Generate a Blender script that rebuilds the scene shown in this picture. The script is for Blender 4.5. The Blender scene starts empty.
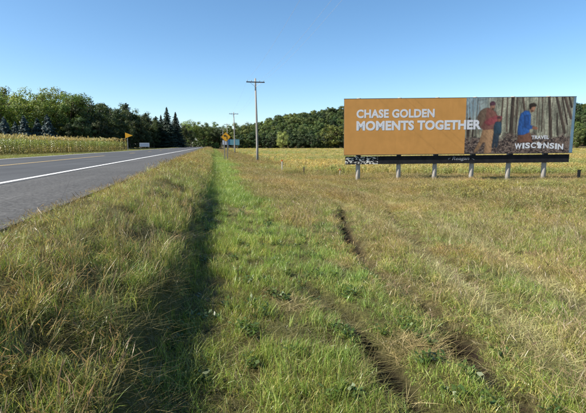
import bpy, bmesh, math, random
import numpy as np
from mathutils import Vector, Matrix

R = math.radians
rng = np.random.default_rng(7)
random.seed(7)
sc = bpy.context.scene
COL = sc.collection

# ------------------------------------------------------------------ camera, sky, sun, exposure
PITCH, YAW, ZC = R(8.074), R(10.565), 0.75
cam = bpy.data.cameras.new('camera')
cam.sensor_width = 36.0
cam.lens = 36.0 * 430.0 / 586.0
cam.clip_start, cam.clip_end = 0.05, 6000
cam_ob = bpy.data.objects.new('camera', cam)
COL.objects.link(cam_ob)
cam_ob.location = (0, 0, ZC)
cam_ob.rotation_euler = (R(90) - PITCH, 0, -YAW)
sc.camera = cam_ob

SUN_EL, SUN_BACK = R(41), R(6)          # sun stands to the left of the road, a touch behind the viewer
sdir = Vector((-math.cos(SUN_BACK) * math.cos(SUN_EL), -math.sin(SUN_BACK) * math.cos(SUN_EL), math.sin(SUN_EL)))
world = bpy.data.worlds.new('World')
sc.world = world
world.use_nodes = True
wn = world.node_tree
wn.nodes.clear()
sky = wn.nodes.new('ShaderNodeTexSky')
sky.sky_type = 'NISHITA'
sky.sun_disc = False
sky.sun_elevation = SUN_EL
sky.sun_rotation = math.atan2(sdir.x, sdir.y)
sky.altitude = 250
sky.air_density = 0.8
sky.dust_density = 0.7
sky.ozone_density = 2.0
bg = wn.nodes.new('ShaderNodeBackground')
bg.inputs['Strength'].default_value = 0.093
wo = wn.nodes.new('ShaderNodeOutputWorld')
hs = wn.nodes.new('ShaderNodeHueSaturation')          # the phone's colour rendering, the same over the whole sky
hs.inputs['Hue'].default_value = 0.494
hs.inputs['Saturation'].default_value = 1.16
wn.links.new(sky.outputs[0], hs.inputs['Color'])
wn.links.new(hs.outputs[0], bg.inputs[0])
wn.links.new(bg.outputs[0], wo.inputs[0])
sl = bpy.data.lights.new('sun', 'SUN')
sl.energy = 5.0
sl.angle = R(0.53)
sl.color = (1.0, 0.93, 0.82)
so = bpy.data.objects.new('sun', sl)
COL.objects.link(so)
so.rotation_euler = sdir.to_track_quat('Z', 'Y').to_euler()
so.location = (-60, 0, 60)
sc.view_settings.view_transform = 'Standard'
sc.view_settings.look = 'None'
sc.view_settings.exposure = 1.1
sc.view_settings.gamma = 1.0
sc.view_settings.use_curve_mapping = False
sc.render.engine = 'CYCLES'
sc.cycles.max_bounces = 4
sc.cycles.diffuse_bounces = 2
sc.cycles.transmission_bounces = 4
sc.cycles.glossy_bounces = 2
sc.cycles.transparent_max_bounces = 8
sc.render.resolution_x, sc.render.resolution_y = 1024, 722

# ------------------------------------------------------------------ helpers
def tag(o, label=None, cat=None, group=None, kind=None):
    if label: o['label'] = label
    if cat: o['category'] = cat
    if group: o['group'] = group
    if kind: o['kind'] = kind
    return o

def empty(name, loc=(0, 0, 0), rz=0.0):
    o = bpy.data.objects.new(name, None)
    o.empty_display_size = 0.2
    COL.objects.link(o)
    o.location = loc
    o.rotation_euler = (0, 0, rz)
    return o

class MB:
    def __init__(s): s.v, s.f, s.c = [], [], []
    def poly(s, pts, col=None):
        b = len(s.v); s.v += [tuple(p) for p in pts]; s.f.append(tuple(range(b, b + len(pts)))); s.c.append(col); return s
    def box(s, c, d, m=None):
        x, y, z = d[0] / 2, d[1] / 2, d[2] / 2
        P = [Vector((sx * x, sy * y, sz * z)) for sz in (-1, 1) for sy in (-1, 1) for sx in (-1, 1)]
        if m is not None: P = [m @ p for p in P]
        P = [p + Vector(c) for p in P]
        b = len(s.v); s.v += [tuple(p) for p in P]
        for q in ((0, 2, 3, 1), (4, 5, 7, 6), (0, 1, 5, 4), (2, 6, 7, 3), (0, 4, 6, 2), (1, 3, 7, 5)):
            s.f.append(tuple(b + i for i in q)); s.c.append(None)
        return s
    def tube(s, pts, rads, n=8, cap=True):
        pts = [Vector(p) for p in pts]
        b = len(s.v)
        for i, p in enumerate(pts):
            t = (pts[min(i + 1, len(pts) - 1)] - pts[max(i - 1, 0)]).normalized()
            a = t.orthogonal().normalized() if abs(t.z) < .95 else Vector((1, 0, 0))
            a = (a - t * a.dot(t)).normalized(); c = t.cross(a)
            for k in range(n):
                w = 2 * math.pi * k / n
                s.v.append(tuple(p + (a * math.cos(w) + c * math.sin(w)) * rads[i]))
        for i in range(len(pts) - 1):
            for k in range(n):
                k2 = (k + 1) % n
                s.f.append((b + i * n + k, b + i * n + k2, b + (i + 1) * n + k2, b + (i + 1) * n + k)); s.c.append(None)
        if cap:
            s.f.append(tuple(b + k for k in reversed(range(n)))); s.c.append(None)
            e = b + (len(pts) - 1) * n
            s.f.append(tuple(e + k for k in range(n))); s.c.append(None)
        return s
    def prism(s, pts, depth):
        """outline pts in xz (counter-clockwise seen from -y), extruded in +y"""
        b = len(s.v); n = len(pts)
        s.v += [(p[0], 0, p[1]) for p in pts] + [(p[0], depth, p[1]) for p in pts]
        s.f.append(tuple(b + i for i in range(n))); s.f.append(tuple(b + n + i for i in reversed(range(n))))
        for i in range(n):
            j = (i + 1) % n
            s.f.append((b + j, b + i, b + n + i, b + n + j))
        s.c += [None] * (n + 2)
        return s
    def mesh(s, name, mats, smooth=False):
        me = bpy.data.meshes.new(name)
        me.from_pydata(s.v, [], s.f)
        if any(c is not None for c in s.c):
            a = me.color_attributes.new('col', 'FLOAT_COLOR', 'CORNER')
            li = 0
            for f, c in zip(s.f, s.c):
                for _ in f:
                    a.data[li].color = (*(c or (1, 1, 1)), 1); li += 1
        for m in (mats if isinstance(mats, (list, tuple)) else [mats]): me.materials.append(m)
        if smooth: me.polygons.foreach_set('use_smooth', [True] * len(me.polygons))
        me.update()
        return me
    def build(s, name, mats, parent=None, loc=(0, 0, 0), rot=(0, 0, 0), smooth=False, bevel=0):
        o = bpy.data.objects.new(name, s.mesh(name, mats, smooth))
        COL.objects.link(o)
        o.location = loc; o.rotation_euler = rot
        if parent: o.parent = parent
        if bevel:
            m = o.modifiers.new('bevel', 'BEVEL'); m.width = bevel; m.segments = 2
        return o

def np_mesh(name, V, F, mats, attrs=None, smooth=False, tri=False):
    me = bpy.data.meshes.new(name)
    me.from_pydata(V.tolist() if hasattr(V, 'tolist') else V, [], F.tolist() if hasattr(F, 'tolist') else F)
    for k, (arr) in (attrs or {}).items():
        a = me.color_attributes.new(k, 'FLOAT_COLOR', 'POINT')
        full = np.ones((len(V), 4), np.float32); full[:, :3] = arr
        a.data.foreach_set('color', full.ravel())
    for m in (mats if isinstance(mats, (list, tuple)) else [mats]): me.materials.append(m)
    if smooth: me.polygons.foreach_set('use_smooth', [True] * len(me.polygons))
    me.update()
    return me

def link(name, me, parent=None, loc=(0, 0, 0)):
    o = bpy.data.objects.new(name, me); COL.objects.link(o); o.location = loc
    if parent: o.parent = parent
    return o

_lat = np.random.default_rng(3).random((256, 256))
def vnoise(x, y, s):
    x = np.asarray(x, float) / s; y = np.asarray(y, float) / s
    xi = np.floor(x).astype(int); yi = np.floor(y).astype(int)
    fx = x - xi; fy = y - yi
    fx = fx * fx * (3 - 2 * fx); fy = fy * fy * (3 - 2 * fy)
    g = lambda a, b: _lat[a % 256, b % 256]
    return (g(xi, yi) * (1 - fx) + g(xi + 1, yi) * fx) * (1 - fy) + (g(xi, yi + 1) * (1 - fx) + g(xi + 1, yi + 1) * fx) * fy
def fbm(x, y, s):
    return (vnoise(x, y, s) * .5 + vnoise(x + 31.7, y + 11.3, s * .5) * .3 + vnoise(x + 71.1, y + 53.9, s * .25) * .2)
def sstep(a, b, x):
    t = np.clip((np.asarray(x, float) - a) / (b - a), 0, 1); return t * t * (3 - 2 * t)

# ------------------------------------------------------------------ materials
def mat(name):
    m = bpy.data.materials.new(name); m.use_nodes = True
    nt = m.node_tree
    for n in list(nt.nodes): nt.nodes.remove(n)
    out = nt.nodes.new('ShaderNodeOutputMaterial')
    return m, nt, out
def N(nt, t, **kw):
    n = nt.nodes.new(t)
    for k, v in kw.items(): setattr(n, k, v)
    return n
def ramp(nt, fac, stops):
    r = N(nt, 'ShaderNodeValToRGB')
    el = r.color_ramp.elements
    while len(el) < len(stops): el.new(0.5)
    for e, (p, c) in zip(el, stops): e.position = p; e.color = (*c, 1)
    nt.links.new(fac, r.inputs[0]); return r.outputs[0]
def noise(nt, vec, scale, detail=4, rough=.6):
    n = N(nt, 'ShaderNodeTexNoise'); n.inputs['Scale'].default_value = scale; n.inputs['Detail'].default_value = detail
    n.inputs['Roughness'].default_value = rough
    if vec is not None: nt.links.new(vec, n.inputs['Vector'])
    return n.outputs['Fac']
def mixc(nt, a, b, fac, mode='MIX'):
    m = N(nt, 'ShaderNodeMix', data_type='RGBA', blend_type=mode)
    for sock, v in ((m.inputs[0], fac), (m.inputs[6], a), (m.inputs[7], b)):
        if isinstance(v, (int, float)): sock.default_value = v
        elif isinstance(v, tuple): sock.default_value = (*v, 1)
        else: nt.links.new(v, sock)
    return m.outputs[2]
def mathn(nt, op, a, b=0.0):
    m = N(nt, 'ShaderNodeMath', operation=op)
    for s, v in zip(m.inputs, (a, b)):
        if isinstance(v, (int, float)): s.default_value = v
        else: nt.links.new(v, s)
    return m.outputs[0]
def principled(nt, out, col, rough=.8, spec=.3, metal=0.0, bump=None, bd=.02, bs=.5):
    p = N(nt, 'ShaderNodeBsdfPrincipled')
    if isinstance(col, tuple): p.inputs['Base Color'].default_value = (*col, 1)
    else: nt.links.new(col, p.inputs['Base Color'])
    if isinstance(rough, (int, float)): p.inputs['Roughness'].default_value = rough
    else: nt.links.new(rough, p.inputs['Roughness'])
    p.inputs['Specular IOR Level'].default_value = spec
    p.inputs['Metallic'].default_value = metal
    if bump is not None:
        b = N(nt, 'ShaderNodeBump'); b.inputs['Strength'].default_value = bs; b.inputs['Distance'].default_value = bd
        nt.links.new(bump, b.inputs['Height']); nt.links.new(b.outputs[0], p.inputs['Normal'])
    nt.links.new(p.outputs[0], out.inputs['Surface'])
    return p
def simple(name, col, rough=.7, spec=.3, metal=0., var=.25, scale=6., stretch=None):
    m, nt, out = mat(name)
    tc = N(nt, 'ShaderNodeTexCoord'); vec = tc.outputs['Object']
    if stretch:
        mp = N(nt, 'ShaderNodeMapping'); mp.inputs['Scale'].default_value = stretch
        nt.links.new(vec, mp.inputs['Vector']); vec = mp.outputs[0]
    f = noise(nt, vec, scale, 6)
    c = ramp(nt, f, [(.25, tuple(v * (1 - var) for v in col)), (.75, tuple(min(1, v * (1 + var)) for v in col))])
    principled(nt, out, c, rough, spec, metal, bump=f, bd=.004, bs=.4)
    return m

def foliage_mat(name, trans=.3, inst=False, rough=.55, objvar=.0, spec=.25):
    """vertex colour 'col' is each leaf's own colour; 'tint' comes with each scattered plant"""
    m, nt, out = mat(name)
    a = N(nt, 'ShaderNodeAttribute', attribute_name='col')
    c = a.outputs['Color']
    if inst:
        t = N(nt, 'ShaderNodeAttribute', attribute_name='tint', attribute_type='INSTANCER')
        c = mixc(nt, c, t.outputs['Color'], 1.0, 'MULTIPLY')
    if objvar:
        oi = N(nt, 'ShaderNodeObjectInfo')
        hs = N(nt, 'ShaderNodeHueSaturation')
        nt.links.new(c, hs.inputs['Color'])
        h = mathn(nt, 'MULTIPLY_ADD', oi.outputs['Random'], .05); h.node.inputs[2].default_value = .475
        nt.links.new(h, hs.inputs['Hue'])
        v = mathn(nt, 'MULTIPLY_ADD', oi.outputs['Random'], objvar); v.node.inputs[2].default_value = 1 - objvar / 2
        w = N(nt, 'ShaderNodeMath', operation='FRACT'); x = mathn(nt, 'MULTIPLY', oi.outputs['Random'], 17.3)
        nt.links.new(x, w.inputs[0])
        v2 = mathn(nt, 'MULTIPLY_ADD', w.outputs[0], objvar); v2.node.inputs[2].default_value = 1 - objvar / 2
        nt.links.new(v2, hs.inputs['Value'])
        c = hs.outputs[0]
    p = N(nt, 'ShaderNodeBsdfPrincipled'); nt.links.new(c, p.inputs['Base Color'])
    p.inputs['Roughness'].default_value = rough; p.inputs['Specular IOR Level'].default_value = spec
    tr = N(nt, 'ShaderNodeBsdfTranslucent')
    ct = mixc(nt, c, (1.15, 1.1, .6), 1.0, 'MULTIPLY')
    nt.links.new(ct, tr.inputs['Color'])
    mx = N(nt, 'ShaderNodeMixShader'); mx.inputs[0].default_value = trans
    nt.links.new(p.outputs[0], mx.inputs[1]); nt.links.new(tr.outputs[0], mx.inputs[2])
    nt.links.new(mx.outputs[0], out.inputs['Surface'])
    return m

M = {}
M['grass'] = foliage_mat('grass_blades', .38, inst=True, rough=.38, spec=.5)
M['leaf'] = foliage_mat('tree_leaves', .3, objvar=.5)
M['needle'] = foliage_mat('conifer_needles', .1, objvar=.4)
M['bark'] = simple('bark', (.11, .085, .065), .9, .1, var=.45, scale=5, stretch=(4, 4, .6))
M['pole_wood'] = simple('weathered_pole_wood', (.235, .225, .21), .85, .15, var=.25, scale=8, stretch=(6, 6, .4))
M['arm_wood'] = simple('dark_crossarm_wood', (.06, .055, .05), .85, .15, var=.3, scale=8, stretch=(.4, 6, 6))
M['post_wood'] = simple('grey_billboard_timber', (.34, .32, .29), .85, .15, var=.4, scale=7, stretch=(7, 7, .5))
M['steel'] = simple('galvanised_steel', (.38, .39, .40), .45, .4, .7, var=.15)
M['dark_steel'] = simple('dark_steel', (.045, .042, .04), .6, .3, .2, var=.3)
M['porcelain'] = simple('grey_porcelain', (.25, .27, .28), .3, .5, var=.1)
M['wire'] = simple('aluminium_wire', (.35, .36, .38), .5, .4, .3, var=.1)
M['sign_yellow'] = simple('warning_sign_yellow', (.78, .36, .015), .4, .4, var=.07, scale=3)
M['sign_black'] = simple('sign_black', (.015, .015, .015), .5, .3, var=.1)
M['sign_back'] = simple('bare_aluminium', (.4, .4, .41), .5, .4, .6, var=.1)
M['lettering'] = simple('white_print', (.47, .49, .53), .55, .25, var=.04, scale=2)
M['small_letter'] = simple('faded_white_print', (.20, .205, .215), .6, .2, var=.2, scale=20)
M['white_board'] = simple('white_painted_board', (.50, .52, .58), .6, .25, var=.1, scale=2)
M['grey_print'] = simple('grey_blue_print', (.33, .38, .5), .6, .25, var=.2, scale=3)
M['teal_print'] = simple('teal_print', (.12, .28, .34), .55, .25, var=.15, scale=1)
M['blue_print'] = simple('blue_print', (.03, .12, .25), .55, .25, var=.2, scale=1)
M['shed_wall'] = simple('shed_steel_wall', (.15, .165, .19), .6, .3, var=.08, stretch=(8, 8, .3))
M['shed_roof'] = simple('shed_roof', (.16, .17, .19), .6, .3, var=.15)
M['stake'] = simple('pale_stake', (.62, .55, .42), .8, .2, var=.2)
M['orange_tip'] = simple('orange_paint', (.75, .16, .03), .6, .3, var=.1)
M['red_tip'] = simple('red_flag', (.6, .06, .04), .6, .2, var=.1)

# orange vinyl with faint vertical wrinkles
m, nt, out = mat('orange_vinyl')
tc = N(nt, 'ShaderNodeTexCoord')
mp = N(nt, 'ShaderNodeMapping'); mp.inputs['Scale'].default_value = (1.2, 1, .12); nt.links.new(tc.outputs['Object'], mp.inputs['Vector'])
f1 = noise(nt, mp.outputs[0], 1.2, 5)
f2 = noise(nt, tc.outputs['Object'], 1.6, 6)
c = ramp(nt, f2, [(.25, (.36, .18, .045)), (.75, (.44, .22, .058))])
principled(nt, out, c, .5, .35, bump=f1, bd=.05, bs=.18)
M['vinyl'] = m
# photographic print: flat coloured shapes broken up by fine mottling
m, nt, out = mat('photo_print')
tc = N(nt, 'ShaderNodeTexCoord')
a = N(nt, 'ShaderNodeAttribute', attribute_name='col')
f = noise(nt, tc.outputs['Object'], 3, 4, .7)
c = mixc(nt, a.outputs['Color'], ramp(nt, f, [(.3, (.92, .92, .92)), (.7, (1.06, 1.06, 1.06))]), 1.0, 'MULTIPLY')
principled(nt, out, c, .5, .3)
M['print'] = m
# black apron with peeling white paint near its road end
m, nt, out = mat('black_apron')
tc = N(nt, 'ShaderNodeTexCoord'); sx = N(nt, 'ShaderNodeSeparateXYZ'); nt.links.new(tc.outputs['Object'], sx.inputs[0])
mp = N(nt, 'ShaderNodeMapping'); mp.inputs['Scale'].default_value = (1, 1, 1.6); nt.links.new(tc.outputs['Object'], mp.inputs['Vector'])
f = noise(nt, mp.outputs[0], 5.5, 6, .7)
g1 = mathn(nt, 'GREATER_THAN', f, .53)
g2 = mathn(nt, 'LESS_THAN', mathn(nt, 'ADD', sx.outputs[0], mathn(nt, 'MULTIPLY', f, .3)), 2.35)
base = ramp(nt, noise(nt, tc.outputs['Object'], 3, 5), [(.3, (.008, .008, .01)), (.7, (.02, .02, .022))])
c = mixc(nt, base, (.62, .60, .54), mathn(nt, 'MULTIPLY', g1, g2))
principled(nt, out, c, .75, .15)
M['apron'] = m

# asphalt
def asphalt(name, base, scale, contrast):
    m, nt, out = mat(name)
    tc = N(nt, 'ShaderNodeTexCoord'); ob = tc.outputs['Object']
    fine = noise(nt, ob, scale, 8, .8)
    big = noise(nt, ob, .35, 5, .6)
    mp = N(nt, 'ShaderNodeMapping'); mp.inputs['Scale'].default_value = (1.6, .03, 1); nt.links.new(ob, mp.inputs['Vector'])
    streak = noise(nt, mp.outputs[0], 1.0, 4)
    lo, hi = tuple(v * (1 - contrast) for v in base), tuple(v * (1 + contrast) for v in base)
    c = ramp(nt, fine, [(.3, lo), (.55, base), (.72, hi)])
    c = mixc(nt, c, ramp(nt, big, [(.3, (.8, .8, .8)), (.7, (1.2, 1.2, 1.2))]), 1.0, 'MULTIPLY')
    c = mixc(nt, c, ramp(nt, streak, [(.3, (.82, .82, .82)), (.7, (1.18, 1.18, 1.17))]), 1.0, 'MULTIPLY')
    vo = N(nt, 'ShaderNodeTexVoronoi', feature='DISTANCE_TO_EDGE'); vo.inputs['Scale'].default_value = .28
    wv = mixc(nt, ob, N(nt, 'ShaderNodeTexNoise').outputs['Color'], .12)
    nt.links.new(wv, vo.inputs['Vector'])
    crack = mathn(nt, 'LESS_THAN', vo.outputs[0], .0015)
    c = mixc(nt, c, tuple(v * .45 for v in base), mathn(nt, 'MULTIPLY', crack, .4))
    principled(nt, out, c, .9, .2, bump=fine, bd=.008, bs=.7)
    return m
M['asphalt'] = asphalt('lane_asphalt', (.066, .069, .073), 34, .55)
M['shoulder'] = asphalt('shoulder_asphalt', (.084, .083, .081), 15, .85)
def paint(name, col, wear):
    m, nt, out = mat(name)
    tc = N(nt, 'ShaderNodeTexCoord')
    f = noise(nt, tc.outputs['Object'], 18, 8, .8)
    c = ramp(nt, f, [(wear, (.16, .165, .17)), (wear + .1, col)])
    principled(nt, out, c, .7, .3, bump=f, bd=.003)
    return m
M['white_paint'] = paint('white_road_paint', (.70, .70, .68), .39)
M['yellow_paint'] = paint('yellow_road_paint', (.55, .36, .07), .44)

# ground: thatch and soil under the plants, coloured by what grows there
m, nt, out = mat('verge_ground')
tc = N(nt, 'ShaderNodeTexCoord'); ob = tc.outputs['Object']
z = N(nt, 'ShaderNodeAttribute', attribute_name='zone')
sx = N(nt, 'ShaderNodeSeparateColor'); nt.links.new(z.outputs['Color'], sx.inputs[0])
fine = noise(nt, ob, 14, 8, .8); mid = noise(nt, ob, 1.7, 6, .7)
grn = ramp(nt, fine, [(.3, (.035, .045, .012)), (.55, (.09, .10, .03)), (.75, (.17, .16, .06))])
dry = ramp(nt, fine, [(.3, (.06, .045, .025)), (.55, (.17, .14, .065)), (.75, (.30, .25, .13))])
soy = ramp(nt, fine, [(.3, (.24, .17, .08)), (.55, (.42, .31, .14)), (.75, (.55, .43, .20))])
soil = ramp(nt, fine, [(.3, (.010, .008, .006)), (.6, (.028, .021, .015)), (.8, (.07, .055, .038))])
c = mixc(nt, grn, dry, sx.outputs[0])
c = mixc(nt, c, dry, mathn(nt, 'MULTIPLY', mid, .5))
c = mixc(nt, c, soy, sx.outputs[1])
c = mixc(nt, c, soil, sx.outputs[2])
principled(nt, out, c, .95, .05, bump=fine, bd=.04, bs=.8)
M['ground'] = m

# ------------------------------------------------------------------ terrain
XS = np.array([-400, -60, -18, -14.5, -11.9, -1.9, -1.2, -.42, -.16, 2.5, 6, 9, 3000.])
ZS = np.array([-.2, -.2, -.3, -.38, -.08, -.03, -.09, -.45, -.84, -1.08, -1.45, -1.5, -1.5])
RUT_A = [(4.55, 14.76), (3.6, 11.57), (2.76, 8.49), (2.44, 6.74), (2.36, 5.81), (2.43, 5.2), (2.34, 4.23), (2.25, 3.48), (2.11, 2.84), (2.04, 2.0)]
RUT_B = [(1.10, 5.0), (1.2, 4.72), (1.33, 3.97), (1.36, 3.37), (1.34, 2.9), (1.32, 2.0)]
RUT_C = [(6.85, 16.55), (5.62, 13.14), (4.66, 9.97), (3.73, 6.48), (3.58, 5.51), (3.3, 4.2)]
SPOTS = [(.66, 8.14, .16), (.80, 7.15, .12), (1.33, 7.25, .16), (.59, 5.86, .15), (1.11, 5.43, .13), (.98, 3.5, .12), (.5, 4.5, .11), (.62, 4.0, .1), (2.38, 4.15, .17), (2.28, 3.55, .18), (2.16, 2.95, .18), (2.08, 2.5, .16), (2.45, 5.3, .13)]
PALE = [([(6.2, 25), (6.6, 20), (6.8, 14.2), (5.88, 8.92), (5.08, 6.01), (4.57, 4.41), (4.3, 3)], .38),
        ([(4.2, 25), (3.9, 18.8), (4.5, 12.2), (4.1, 8.65), (3.15, 4.72), (2.9, 3.0)], .28)]
def pdist(x, y, pl):
    d = np.full(np.shape(x), 1e9)
    for (x0, y0), (x1, y1) in zip(pl[:-1], pl[1:]):
        vx, vy = x1 - x0, y1 - y0
        t = np.clip(((x - x0) * vx + (y - y0) * vy) / (vx * vx + vy * vy), 0, 1)
        d = np.minimum(d, np.hypot(x - x0 - t * vx, y - y0 - t * vy))
    return d
def rut_amount(x, y):
    """0..1: how deep in a wheel rut a point lies"""
    x = np.asarray(x, float); y = np.asarray(y, float)
    wob = (vnoise(x, y, .35) - .5) * .20
    a = 0
    for pl, w, k in ((RUT_A, .135, 1.0), (RUT_B, .125, .98), (RUT_C, .12, .8)):
        brk = sstep(.30, .55, vnoise(x * .0 + 5 * k, y + 17 * k, .9))
        a = np.maximum(a, np.exp(-((pdist(x, y, pl) + wob) / w) ** 2) * k * (.72 + .28 * brk))
    return a
def spot_amount(x, y):
    a = np.zeros(np.shape(x))
    for sx_, sy_, r in SPOTS:
        a = np.maximum(a, np.exp(-(np.hypot(x - sx_, (y - sy_) * .8) / r) ** 2))
    return a
def hill(x, y):
    hx = np.interp(x, [-60, 5, 35, 75, 135, 260, 420, 700], [0, 1, 9, 22, 29, 27, 36, 30])
    return hx * sstep(285, 450, y + .12 * x)
def lip(y):
    """how far the lip of the bank wanders toward the road (+) or the field (-)"""
    y = np.asarray(y, float)
    return np.interp(y, [1.5, 3, 6, 12, 28, 80], [.21, .17, .09, .0, -.10, -.10]) + (vnoise(y * 0 + 2.2, y, 1.1) - .5) * .16 * np.interp(y, [0, 15, 40], [1, 1, .3])
def zg(x, y):
    x = np.asarray(x, float); y = np.asarray(y, float)
    z = np.interp(x + lip(y) * sstep(-1.7, -.8, x) * (1 - sstep(.5, 1.2, x)), XS, ZS)
    off = sstep(-2.0, -1.2, x)
    near = 1 - sstep(25, 45, y)
    z = z + off * near * ((fbm(x, y, 1.3) - .5) * .10 + (fbm(x + 9, y, .35) - .5) * .05)
    z = z - rut_amount(x, y) * .22 - spot_amount(x, y) * .05
    return z + hill(x, y)

def lines(*segs):
    o = []
    for a, b, s in segs: o += list(np.arange(a, b, s))
    return np.array(o + [segs[-1][1]])
gx = np.concatenate([[-1500, -600, -300], lines((-160, -40, 15), (-40, -20, 4), (-20, -11.9, .9), (-11.9, -2.2, 1.6), (-2.2, 6.5, .06), (6.5, 12, .25), (12, 40, 2), (40, 460, 12)), [600, 900, 1500]])
gy = np.concatenate([[-300, -60], lines((-20, 1.2, 1.5), (1.2, 17, .09), (17, 30, .35), (30, 80, 2), (80, 280, 8), (280, 480, 9)), [560, 700, 1000, 1700, 3500]])
GX, GY = np.meshgrid(gx, gy, indexing='xy')
GZ = zg(GX, GY)
V = np.stack([GX.ravel(), GY.ravel(), GZ.ravel()], 1)
nx, ny = len(gx), len(gy)
i = (np.arange(ny - 1)[:, None] * nx + np.arange(nx - 1)[None]).ravel()
Fq = np.stack([i, i + 1, i + nx + 1, i + nx], 1)
def soy_mask(x, y):
    e = 30.0 - .187 * (x - 8.2) + 1.5 * (vnoise(x, y, 5) - .5) + np.clip(11 - x, 0, 10) * .9
    return sstep(0, 2.5, y - e) * sstep(6.8, 8.5, x + (vnoise(x, y, 9) - .5) * 2)
dryness = np.clip(sstep(1.5, 2.6, GX) * .8 + .55 * (1 - sstep(-1.0, -.5, GX)), 0, 1)
wood = sstep(283, 292, GY + .12 * GX)
soyz = soy_mask(GX, GY) * (1 - wood)
soilz = np.clip(rut_amount(GX, GY) * 1.2 + spot_amount(GX, GY) * .8, 0, 1)
soilz = np.maximum(soilz, wood * .6)
ground = link('ground', np_mesh('ground', V, Fq, M['ground'], {'zone': np.stack([dryness.ravel(), soyz.ravel(), soilz.ravel()], 1)}, smooth=True))
tag(ground, 'grassy roadside ground running out to the field and hills', 'ground', kind='structure')

# ------------------------------------------------------------------ road
def road_path(x, y0=-40.0):
    """the line parallel to the road at lateral x: straight, then bending left"""
    P = [(x, y) for y in np.arange(y0, 205, 6.0)]
    Rc = 170.0
    for a in np.arange(0, 60, 3.0):
        t = R(a); r = Rc + x
        P.append((-Rc + r * math.cos(t), 205 + r * math.sin(t)))
    return P
def ribbon(name, x0, x1, zt, m, depth=0.0, parent=None, y0=-40.0):
    A, B = road_path(x0, y0), road_path(x1, y0)
    mb = MB(); n = len(A)
    rows = [A, B]
    mb.v = [(a[0], a[1], zt) for a in A] + [(b[0], b[1], zt) for b in B]
    for k in range(n - 1): mb.f.append((k, n + k, n + k + 1, k + 1)); mb.c.append(None)
    if depth:
        mb.v += [(a[0], a[1], zt - depth) for a in A] + [(b[0], b[1], zt - depth) for b in B]
        for k in range(n - 1):
            mb.f.append((k, k + 1, 2 * n + k + 1, 2 * n + k)); mb.f.append((n + k + 1, n + k, 3 * n + k, 3 * n + k + 1)); mb.c += [None, None]
    return mb.build(name, m, parent)
road = tag(ribbon('road', -11.75, -4.02, 0.0, M['asphalt'], .4), 'two-lane asphalt road running away and bending left', 'road', kind='structure')
shoulder = tag(ribbon('road_shoulder', -4.016, -1.9, -.004, M['shoulder'], .4), 'coarse grey asphalt shoulder beside the white line', 'road', kind='structure')
ribbon('edge_line', -4.28, -4.13, .004, M['white_paint'], parent=road)
ribbon('edge_line', -11.5, -11.38, .004, M['white_paint'], parent=road)
def strip(name, x0, x1, y0, y1, m, parent):
    return MB().poly([(x0, y0, .004), (x1, y0, .004), (x1, y1, .004), (x0, y1, .004)]).build(name, m, parent)
strip('centre_line', -7.90, -7.74, -40, 34, M['yellow_paint'], road)
for k in range(9):
    strip('centre_dash', -7.90, -7.76, 44 + k * 12.2, 47 + k * 12.2, M['yellow_paint'], road)

def at(px_, D):            # lateral place of a bearing (in photo columns) at distance D along the road
    a = math.atan((px_ - 293) / 430 * math.cos(PITCH)) + YAW
    return D * math.tan(a)

# ------------------------------------------------------------------ billboard
BX, BY = 8.18, 26.24
bb = empty('billboard', (BX, BY, float(zg(BX, BY)) - .0), -YAW)
bb.rotation_euler = (0, -R(.6), -YAW)
tag(bb, 'wide orange and forest-photo roadside billboard on six grey timber posts', 'billboard')
W_, Z0, Z1 = 14.62, 1.66, 5.10
KZ = 3.44 / 3.54
bb.scale.x = .983
PH0 = 7.70
MB().box((W_ / 2, .06, (Z0 + Z1) / 2), (W_, .12, Z1 - Z0)).build('panel', M['dark_steel'], bb)
# face: vinyl and print lie on the panel
fv = MB()
nxs = 40
for a in range(nxs):
    xa, xb = a * PH0 / nxs, (a + 1) * PH0 / nxs
    fv.poly([(xa, -.004, Z0 + .01), (xb, -.004, Z0 + .01), (xb, -.004, Z1 - .01), (xa, -.004, Z1 - .01)])
fv.build('vinyl_face', M['vinyl'], bb)
def px(x, y):                     # billboard drawing units: x along the sign, y up, taken from its own face
    return (x - 344) * .0633, Z0 + (154.0 - y) * .0633 * KZ
def z1(x, y): return px(460 + x / 6.25, 94.8 + y / 6.25)
def z2(x, y): return px(515 + x / 6.26, 95.2 + y / 6.26)
NU, NZ = 340, 170
u_ = np.linspace(PH0, W_ - .01, NU); v_ = np.linspace(Z0 + .01, Z1 - .01, NZ)
UU, VV = np.meshgrid(u_, v_, indexing='xy')
pr = np.random.default_rng(12)
lerp = lambda A, B, t: A + (B - A) * t
n1 = vnoise(UU, VV * .10, .07) * .6 + vnoise(UU + 9, VV * .2, .19) * .4                      # slim far trunks
n2 = fbm(UU + 3, VV, .35); n3 = vnoise(UU + 5, VV + 2, .045)
img = np.stack([.10 + .33 * n1, .10 + .34 * n1, .085 + .29 * n1], 2)
img *= (.55 + .9 * n2)[..., None] * (.75 + .5 * n3)[..., None]
hz = (sstep(10.0, 7.6, UU) * sstep(Z0 + 1.1, Z1 - .6, VV) * .8)[..., None]
img = lerp(img, np.array([.26, .38, .50]) * (.7 + .5 * n2)[..., None], hz)
def seg_mask(x0, y0, x1, y1, w0, w1):
    vx, vy = x1 - x0, y1 - y0; L2 = vx * vx + vy * vy
    t = np.clip(((UU - x0) * vx + (VV - y0) * vy) / L2, 0, 1)
    lat = ((UU - x0) * vy - (VV - y0) * vx) / math.sqrt(L2)
    dd = np.hypot(UU - x0 - t * vx, VV - y0 - t * vy); w = w0 + (w1 - w0) * t
    return 1 - sstep(.75, 1.1, dd / w), np.clip(lat / w, -1, 1)
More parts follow.
